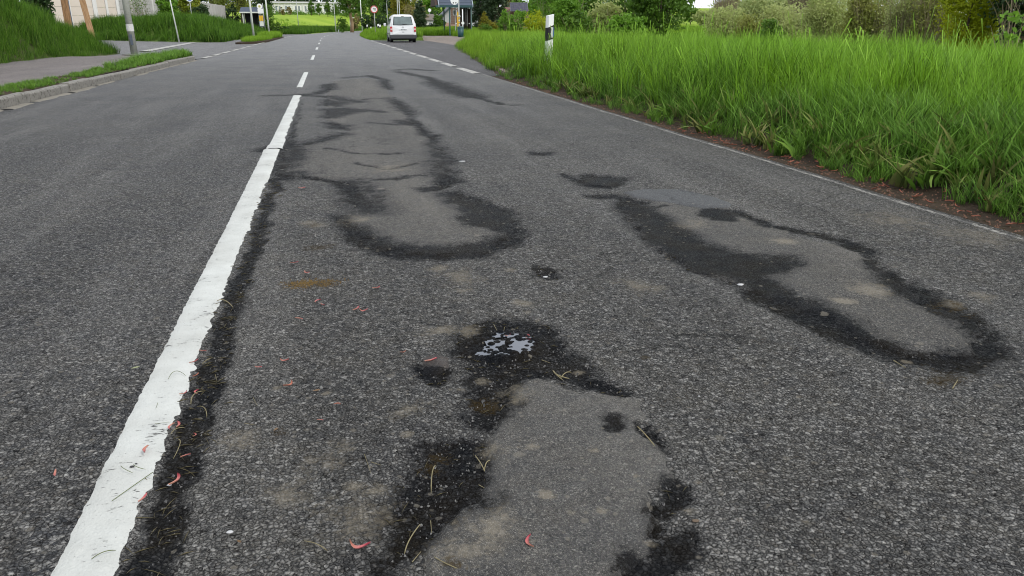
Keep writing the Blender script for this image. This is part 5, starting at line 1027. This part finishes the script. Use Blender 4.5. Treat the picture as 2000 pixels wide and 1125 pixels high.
# ------------------------------------------------------------------ things lying on the tarmac
M_petal = NT('petal'); t = M_petal; o_ = t.n('SeparateXYZ'); t.l(t.obj(), o_.inputs[0]); f = t.mr(o_.outputs[0], -.022, .012)
c = t.mix(f, (.50, .30, .20), (.36, .05, .075)); c = t.mix(t.mr(t.noise(160, t.obj()), .45, .7, 0, .6), c, (.50, .20, .19)); c = t.mix(t.mr(t.n('ObjectInfo').outputs['Random'], .3, 1, 0, .5), c, (.38, .17, .12)); t.col(c); t.rough(.45)
M_petal = t.m
M_petal2 = plain('dried_petal', (.36, .13, .08), .7, var=.3, sc=60); M_straw = plain('dry_grass_bits', (.20, .17, .09), .85, var=.35, sc=40); M_straww = plain('green_grass_bits', (.10, .12, .04), .8, var=.35, sc=40)
def petal_mesh(L, W, bend, seed):
    rg = random.Random(seed); vs = []; fs = []; n = 9; m = 4
    for i in range(n):
        u = i / (n - 1); x = L * (u - .5); w = W * (math.sin(math.pi * min(1, .12 + u * .86)) ** .6) * (.45 + .55 * u) * (1 if i < n - 1 else .25); yo = bend * L * (4 * (u - .5) ** 2)
        for k in range(m + 1):
            v = k / m * 2 - 1; vs.append((x, yo + v * w / 2, .0025 + W * .35 * v * v * .8 + abs(u - .45) * L * .10))
    for i in range(n - 1):
        for k in range(m): a = i * (m + 1) + k; fs.append((a, a + 1, a + m + 2, a + m + 1))
    mb = MB().add(vs, fs); return mb.mesh('petal')
PM = [petal_mesh(.034, .009, b, i) for i, b in enumerate((.28, .15, .4, -.3, .05))]
for me in PM: me.polygons.foreach_set('use_smooth', [True] * len(me.polygons))
PM2 = [m.copy() for m in PM]
for m in PM: m.materials.append(M_petal)
for m in PM2: m.materials.append(M_petal2)
pet = [(350, 937, 60, 1.25, 'large curved crimson petal on the tar strip right of the white line'), (283, 890, -75, 1.15, 'pink petal lying on the white centre line'), (697, 1080, -20, 1.35, 'red petal with yellow tip at the bottom of the view'), (1030, 1066, 70, 1.05, 'rose petal on the broad grey patch'),
 (282, 978, 55, .95, 'dark red petal at the edge of the white line below the one on it'), (332, 840, -85, .9, 'left one of two short petals beside the white line'), (350, 832, 80, .95, 'right one of two short petals beside the white line'), (383, 850, 80, .5, 'tiny petal just right of the two short ones'),
 (361, 892, 25, .75, 'thin red petal above the large crimson one'), (110, 930, -65, .9, 'lone pale petal on the left lane'), (554, 710, -22, .95, 'bright pink petal in the lane between white line and puddle'), (504, 724, -25, .8, 'orange-pink petal left of the bright pink one'),
 (569, 758, 40, 1.0, 'curled salmon petal below the bright pink one'), (628, 824, -30, .6, 'small salmon petal in mid lane'), (396, 690, -20, .8, 'pink petal at the line edge, topmost of the dark strip'), (382, 712, 25, .9, 'orange petal on the dark strip, second from its top'),
 (385, 735, 40, .7, 'brownish petal at the line edge halfway down the dark strip'), (362, 772, 30, .7, 'small pink petal touching the white line'), (380, 768, 75, .8, 'orange-tipped petal in the dark strip beside the grass bits'), (843, 709, 12, 1.25, 'red petal lying on the round brown plug'),
 (1030, 662, -50, 1.0, 'red curled petal right of the puddle'), (1034, 655, 70, .9, 'pink petal standing above the curled one right of the puddle'), (995, 655, 30, .8, 'red petal at the upper rim of the puddle'), (618, 592, 40, .95, 'left pink petal of the pair below the mossy hole'),
 (629, 600, -50, .9, 'right pink petal of the pair below the mossy hole'), (738, 566, 25, 1.1, 'dark red petal alone in the lane below the long patch'), (699, 607, 40, 1.1, 'upper petal of the close pair left of the puddle'), (709, 612, -15, 1.0, 'lower petal of the close pair left of the puddle'),
 (588, 628, -35, 1.0, 'pink petal halfway between the line and the puddle'), (575, 517, 5, 1.1, 'flat red petal above the mossy hole'), (598, 537, -40, 1.0, 'pale pink petal just above the mossy hole'), (590, 370, 0, 1.4, 'faint petal far up beside the centre line'), (789, 692, 10, .6, 'faint dry petal left of the brown plug'), (660, 792, -10, .6, 'tiny pale petal in the middle of the lane')]
for i, (a, b, r, s, lab) in enumerate(pet):
    x, y = P(a, b); o = link('petal', PM[i % 5] if i not in (12, 16, 32, 33) else PM2[i % 5], None); onl = 1 if a == 283 else 0
    o.location = (x, y, rz(x, y) + .0035 + .005 * onl); o.rotation_euler = (random.uniform(-.3, .3), random.uniform(-.1, .1), R(r * 1.2)); o.scale = (s, s * 1.05, s * 1.3); tag(o, lab, 'petal', 'petals scattered on the road')
# petals in the gutter at the verge
sp = []
for i in range(64):
    y = random.uniform(2.7, 7.5) if i < 70 else random.uniform(7.5, 13); x = 3.50 + abs(random.gauss(0, .13)) + .02
    o = link('verge_petal', PM2[i % 5], None); o.location = (x, y, landz(x, y) + .010); o.rotation_euler = (random.uniform(-.5, .5), random.uniform(-.4, .4), random.uniform(0, 6.28)); s = random.uniform(1.1, 1.9); o.scale = (s, s, s * 1.4)
    tag(o, 'dried reddish petal among the litter in the soil beside the thin edge line', 'petal', 'dried petals in the soil gutter along the verge')
M_petal2s = M_petal2

# dry grass blades and twigs
def strand(name, pts, r, mat, label, group, cat='grass blade'):
    q = []
    for (a, b), k in zip(pts, range(len(pts))): x, y = P(a, b); q.append((x, y, rz(x, y) + .004 + (.006 if -.64 < x < -.48 else 0) + .006 * math.sin(math.pi * k / max(1, len(pts) - 1))))
    if len(q) > 2:
        a_, b_, c_ = [Vector(v) for v in (q[0], q[len(q) // 2], q[-1])]; q = [a_ * (1 - u) ** 2 + (b_ * 2 - (a_ + c_) / 2) * 2 * u * (1 - u) + c_ * u * u for u in [k / 7 for k in range(8)]]
    r *= .62; o = MB(); c0 = Vector(q[0]); o.tube([Vector(v) - c0 for v in q], [r * .8] + [r] * (len(q) - 2) + [r * .4], 5); o = o.build(name, mat); o.location = c0; return tag(o, label, cat, group)
sg = 'dry grass blades on the tarmac'
for l, r, mt, lab in [([(500,1092),(535,1078),(560,1060)], 0, 0, '')][:0] + [
 ([(180,1098),(205,1090),(228,1081)], .0016, 1, 'short dark stalk on the white line near the bottom edge'), ([(220,985),(260,975),(285,945),(300,930)], .0016, 1, 'long bent stalk crossing from the white line to the dark strip'),
 ([(238,918),(245,928),(262,932)], .0013, 1, 'thin curved stalk left of the pebble on the white line'), ([(262,915),(272,925),(286,925)], .0013, 1, 'tail-like stalk right of the pebble on the white line'),
 ([(310,795),(306,806)], .0015, 1, 'short upright stalk on the middle of the line'), ([(304,835),(335,832)], .0012, 1, 'straight thin stalk across the line halfway down'), ([(330,748),(345,735),(365,742)], .0013, 1, 'hooked stalk at the right side of the line'),
 ([(348,858),(352,870),(338,895)], .0016, 0, 'curled straw on the dark strip above the large petal'), ([(335,855),(345,842),(360,833)], .0018, 0, 'greenish blade between the two short petals'), ([(385,792),(400,800),(404,815)], .0016, 0, 'arched straw lower right in the dark strip'),
 ([(373,790),(380,775),(400,764)], .002, 0, 'pale orange stalk beside the dark strip petals'), ([(420,730),(424,745)], .0014, 0, 'thin straw right of the dark strip, topmost'), ([(395,712),(405,706),(415,698)], .0018, 0, 'green blade near the top of the dark strip'),
 ([(850,906),(844,925),(842,960)], .0022, 0, 'long straw standing out on the dark stain left of the near patch'), ([(928,888),(940,910),(946,920)], .002, 0, 'twig tip at the left rim of the near patch'), ([(946,920),(952,905),(966,903)], .002, 0, 'curved rootlet at the left rim of the near patch'),
 ([(935,945),(946,952)], .002, 0, 'little white stem below the curved rootlet'), ([(820,1022),(800,1055),(790,1080)], .0022, 0, 'crossed straw at the lower left of the near patch'), ([(841,1015),(843,1040)], .0018, 0, 'short vertical straw left of the near patch'), ([(805,1100),(822,1078)], .002, 0, 'greenish straw at the bottom left of the near patch'),
 ([(1245,835),(1262,855),(1282,878)], .0026, 0, 'brown twig along the right rim of the near patch'), ([(1082,722),(1090,735),(1112,738)], .003, 0, 'left stalk of the pale tangle above the near patch'), ([(1095,738),(1105,728),(1116,724)], .0025, 0, 'right stalk of the pale tangle above the near patch'), ([(1080,720),(1085,732),(1100,742)], .0025, 0, 'lower stalk of the pale tangle above the near patch'),
 ([(964,632),(974,650)], .002, 0, 'thin straw above the puddle, left one'), ([(985,636),(983,652)], .0018, 0, 'thin straw above the puddle, right one'), ([(1058,700),(1075,706)], .0022, 0, 'pale bit of straw right below the puddle'), ([(495,780),(503,797)], .0015, 0, 'thin arched blade in the lane left of the mossy spot'),
 ([(478,830),(500,833)], .0014, 0, 'fine pale blade lying flat in the lane'), ([(595,1060),(620,1070),(640,1080)], .0014, 0, 'fine blade left of the yellow-tipped petal'), ([(1175,1098),(1200,1112)], .002, 1, 'green sprig at the bottom of the near patch'), ([(845,1090),(870,1110),(900,1118)], .0016, 0, 'long fine stalk over the brown corner of the near patch'),
 ([(725,905),(745,912)], .0016, 0, 'small straw left of the big dark stain'), ([(712,890),(724,925)], .0014, 0, 'fine upright straw left of the big dark stain'), ([(1745,705),(1768,720)], .004, 0, 'white stalk below the right repair strip'), ([(1860,760),(1870,745)], .004, 0, 'greenish stalk at the end of the right repair strip'), ([(425,592),(440,590),(455,600)], .003, 0, 'upper clump of dry blades at the right edge of the line')]:
    strand('grass_blade', l, r, (M_straw, M_straww)[mt], lab, sg)
# crumbs and short straw that nobody could count, in the tar strip and along the verge
def crumbs(name, n, fx, size, mat, label, cat, zf=None, straw=False):
    V = []; T = []
    for i in range(n):
        x, y = fx(); z = (rz(x, y) if zf is None else zf(x, y)) + .001; s = size * random.uniform(.4, 1.3); a = random.uniform(0, 6.28); n0 = len(V)
        if straw:
            l = s * random.uniform(3, 8); dx, dy = math.cos(a) * l, math.sin(a) * l; w = size * .12
            V += [(x - dx, y - dy, z), (x + dy / l * w, y - dx / l * w, z + .004), (x + dx, y + dy, z + .001), (x - dy / l * w, y + dx / l * w, z + .004)]; T += [(n0, n0 + 1, n0 + 2), (n0, n0 + 2, n0 + 3)]
        else:
            pts = [(math.cos(a + k * 2.09) * s * random.uniform(.7, 1.2), math.sin(a + k * 2.09) * s * random.uniform(.7, 1.2)) for k in range(3)]
            V += [(x + p[0], y + p[1], z - .002) for p in pts] + [(x + random.uniform(-.3, .3) * s, y + random.uniform(-.3, .3) * s, z + s * random.uniform(.6, 1.1))]; T += [(n0, n0 + 1, n0 + 3), (n0 + 1, n0 + 2, n0 + 3), (n0 + 2, n0, n0 + 3)]
    return tag(link(name, raw_mesh(name, V, T), mat), label, cat, None, 'stuff')
M_stone = NT('loose_stone'); t = M_stone; v = t.vor(60); s_ = t.n('SeparateColor'); t.l(v.outputs['Color'], s_.inputs[0]); t.col(t.mix(t.math('POWER', s_.outputs[0], 2), (.03, .03, .032), (.17, .165, .155))); t.rough(.75); M_stone = t.m
def in_stain():
    while True:
        y = random.uniform(1.25, 3.2); x = random.uniform(-.45, 1.6)
        if stain_val(np.array([x]), np.array([y]))[0] > .45: return x, y
crumbs('loose_gravel', 900, in_stain, .0045, M_stone, 'loose dark grit lying in the stained hollows', 'grit')
crumbs('loose_gravel', 2600, lambda: (random.uniform(-.7, 3.3), 1.15 + 5 * random.random() ** 1.6), .0032, M_stone, 'fine loose chippings scattered over the lane', 'grit')
crumbs('straw_bits', 220, lambda: (random.gauss(-.44, .035), 1.15 + 4.5 * random.random() ** 1.3), .004, M_straw, 'short dry straw caught in the dark strip by the white line', 'straw', straw=True)
crumbs('straw_bits', 160, in_stain, .003, M_straw, 'dry grass bits in the dark stains of the lane', 'straw', straw=True)
vz = lambda x, y: landz(x, y) + .002
crumbs('verge_litter', 1500, lambda: (3.47 + abs(random.gauss(0, .22)), 2.3 + 13 * random.random() ** 1.5), .009, plain('bark_litter', (.13, .065, .04), .9, var=.5, sc=30), 'crumbled bark and brown litter along the soil edge', 'litter', vz)
crumbs('verge_litter', 900, lambda: (3.47 + abs(random.gauss(0, .3)), 2.3 + 13 * random.random() ** 1.5), .006, M_straw, 'dry stalks scattered along the soil edge of the verge', 'litter', vz, True)
crumbs('moss_bits', 500, lambda: (lambda q, g: (q[0] + random.gauss(0, .035), q[1] + random.gauss(0, .03)))(random.choice([P(600, 554), P(585, 556), P(637, 553)]), 0), .004, plain('dry_moss', (.12, .075, .02), .95, var=.5, sc=80), 'brown mossy debris in the small hole near the line', 'moss')
# single stones, leaves and scraps
def pebble(px, py, r, mat, label, name='pebble', cat='stone', flat=.5, ang=0):
    x, y = P(px, py); m = MB(); rg = random.Random(px); vs = []; fs = []; n = 9
    rows = [(0.0, .0), (.75, .15), (1, .45), (.8, .8), (.35, 1.0)]
    for j, (a, z) in enumerate(rows[1:]): vs += [(r * a * math.cos(2 * math.pi * k / n) * (1 + .12 * math.sin(k * 2.3 + px)), r * .7 * a * math.sin(2 * math.pi * k / n) * (1 + .1 * math.cos(k * 1.7)), r * flat * z) for k in range(n)]
    for j in range(3): fs += [(j * n + k, j * n + (k + 1) % n, (j + 1) * n + (k + 1) % n, (j + 1) * n + k) for k in range(n)]
    fs += [tuple(range(3 * n, 4 * n)), tuple(range(n))[::-1]]
    o = m.add(vs, fs).build(name, mat, smooth=True); o.location = (x, y, rz(x, y) + (.006 if -.63 < x < -.49 else .001)); o.rotation_euler.z = ang; return tag(o, label, cat)
M_ps = plain('pale_stone', (.42, .42, .42), .6, var=.15, sc=60); M_ds = plain('dark_pebble', (.03, .03, .03), .8)
pebble(449, 1041, .008, M_ps, 'pale flat stone in the lane near the bottom edge'); pebble(259, 917, .006, M_ds, 'black pebble on the white line'); pebble(267, 911, .0035, M_ds, 'tiny black pebble right of the larger one on the line'); pebble(330, 943, .006, M_ps, 'small beige stone left of the large crimson petal')
pebble(1328, 372, .02, M_wht, 'white chip on the pale smooth repair sliver', 'paint_chip', 'chip', .25); pebble(1446, 555, .016, M_ps, 'pale stone at the bend of the dark band'); pebble(1065, 540, .012, M_ps, 'light stone in the faint dark spot of the lane'); pebble(903, 316, .03, M_ps, 'pale fleck right of the long patch', flat=.2)
pebble(1358, 1020, .009, plain('brown_leaf_scrap', (.10, .07, .045), .8), 'brown disc-like scrap right of the near patch', 'leaf_scrap', 'leaf', .15); pebble(1365, 776, .004, M_ps, 'tiny pale stone right of the near patch')
def leaf(px, py, s, mat, label, ang):
    x, y = P(px, py); m = MB(); pts = [(-.5, 0), (-.25, .22), (.1, .26), (.38, .14), (.5, 0), (.38, -.14), (.1, -.24), (-.25, -.2)]; vs = [(a * s, b * s, .003 + .12 * s * abs(b) * 2) for a, b in pts] + [(0, 0, .001), (-.75 * s, .02 * s, .004)]
    fs = [(i, (i + 1) % 8, 8) for i in range(8)] + [(0, 9, 1)]; o = m.add(vs, fs).build('fallen_leaf', mat); o.location = (x, y, rz(x, y) + .003); o.rotation_euler.z = ang; return tag(o, label, 'leaf')
leaf(267, 723, .022, plain('faded_green_leaf', (.22, .24, .13), .6), 'faded green leaf on the left lane beside the line', .4); leaf(620, 767, .020, plain('brown_leaf', (.13, .08, .04), .7), 'brown leaf in the lane right of the curled petal', .2); leaf(540, 843, .016, bpy.data.materials['brown_leaf'], 'darker brown leaf on the mossy spot', 1.0); leaf(468, 1062, .012, bpy.data.materials['brown_leaf'], 'small tan leaf right of the pale flat stone', -.8)

# puddle: a hollow whose stones stand out of shallow water
cx, cy = P(985, 672); X, Y = np.meshgrid(np.arange(cx - .24, cx + .24, .0035), np.arange(cy - .17, cy + .17, .0035))
pp = px_poly([(900, 688), (905, 668), (930, 652), (970, 645), (1020, 648), (1050, 660), (1060, 676), (1030, 692), (985, 700), (935, 700)])
d = sdf_poly(X, Y, pp); s = stain_val(X, Y); bowl = smooth(.02, -.07, d)
rgp = np.random.default_rng(3); sx = rgp.uniform(cx - .26, cx + .26, 2600); sy = rgp.uniform(cy - .19, cy + .19, 2600); srr = .004 + .014 * rgp.random(2600) ** 3; sh = srr * rgp.uniform(.25, .95, 2600); bump_ = np.zeros(X.shape)
for a, b, r, h in zip(sx, sy, srr, sh):
    i0, i1 = np.searchsorted(Y[:, 0], [b - r, b + r]); j0, j1 = np.searchsorted(X[0], [a - r, a + r])
    q = 1 - ((X[i0:i1, j0:j1] - a) ** 2 + (Y[i0:i1, j0:j1] - b) ** 2) / r ** 2; bump_[i0:i1, j0:j1] = np.maximum(bump_[i0:i1, j0:j1], h * np.sqrt(np.clip(q, 0, 1)))
base_r = float(np.min(road_z(X, Y, s))); Z = road_z(X, Y, s * .6) + .006 - bowl * .010 + bump_ * (.6 + .4 * bowl); Z = Z - smooth(-.02, .03, d) * .022
M_hollow = asphalt('wet_hollow_tarmac', stone=180, base=(.022, .023, .026), light=(.07, .07, .07), dark=(.008, .008, .009), relief=.003, speckle=.2); hollow = link('wet_hollow', grid_mesh('wet_hollow', X[0], Y[:, 0], Z, keep=d < .025, attrs={'stain': s * 0 + .75, 'tan': s * 0, 'moss': s * 0}), M_hollow, road)
M_water = NT('puddle_water'); t = M_water; t.col((.045, .053, .07)); t.rough(.10); t.b.inputs['Specular IOR Level'].default_value = 1.0; t.b.inputs['IOR'].default_value = 1.6; t.bump(t.noise(60), .1, .002); M_water = t.m
wl = float(np.percentile(Z[d < -.03], 60)); zz = np.full(X.shape, wl); zz += 0
puddle = tag(link('puddle', grid_mesh('puddle', X[0][::3], Y[::3, 0], zz[::3, ::3], keep=(d < -.022)[::3, ::3] & (fbm(X, Y, 26, 4, 8) > .47)[::3, ::3]), M_water), 'shallow sky-reflecting puddle between the stones of the black hollow', 'puddle')
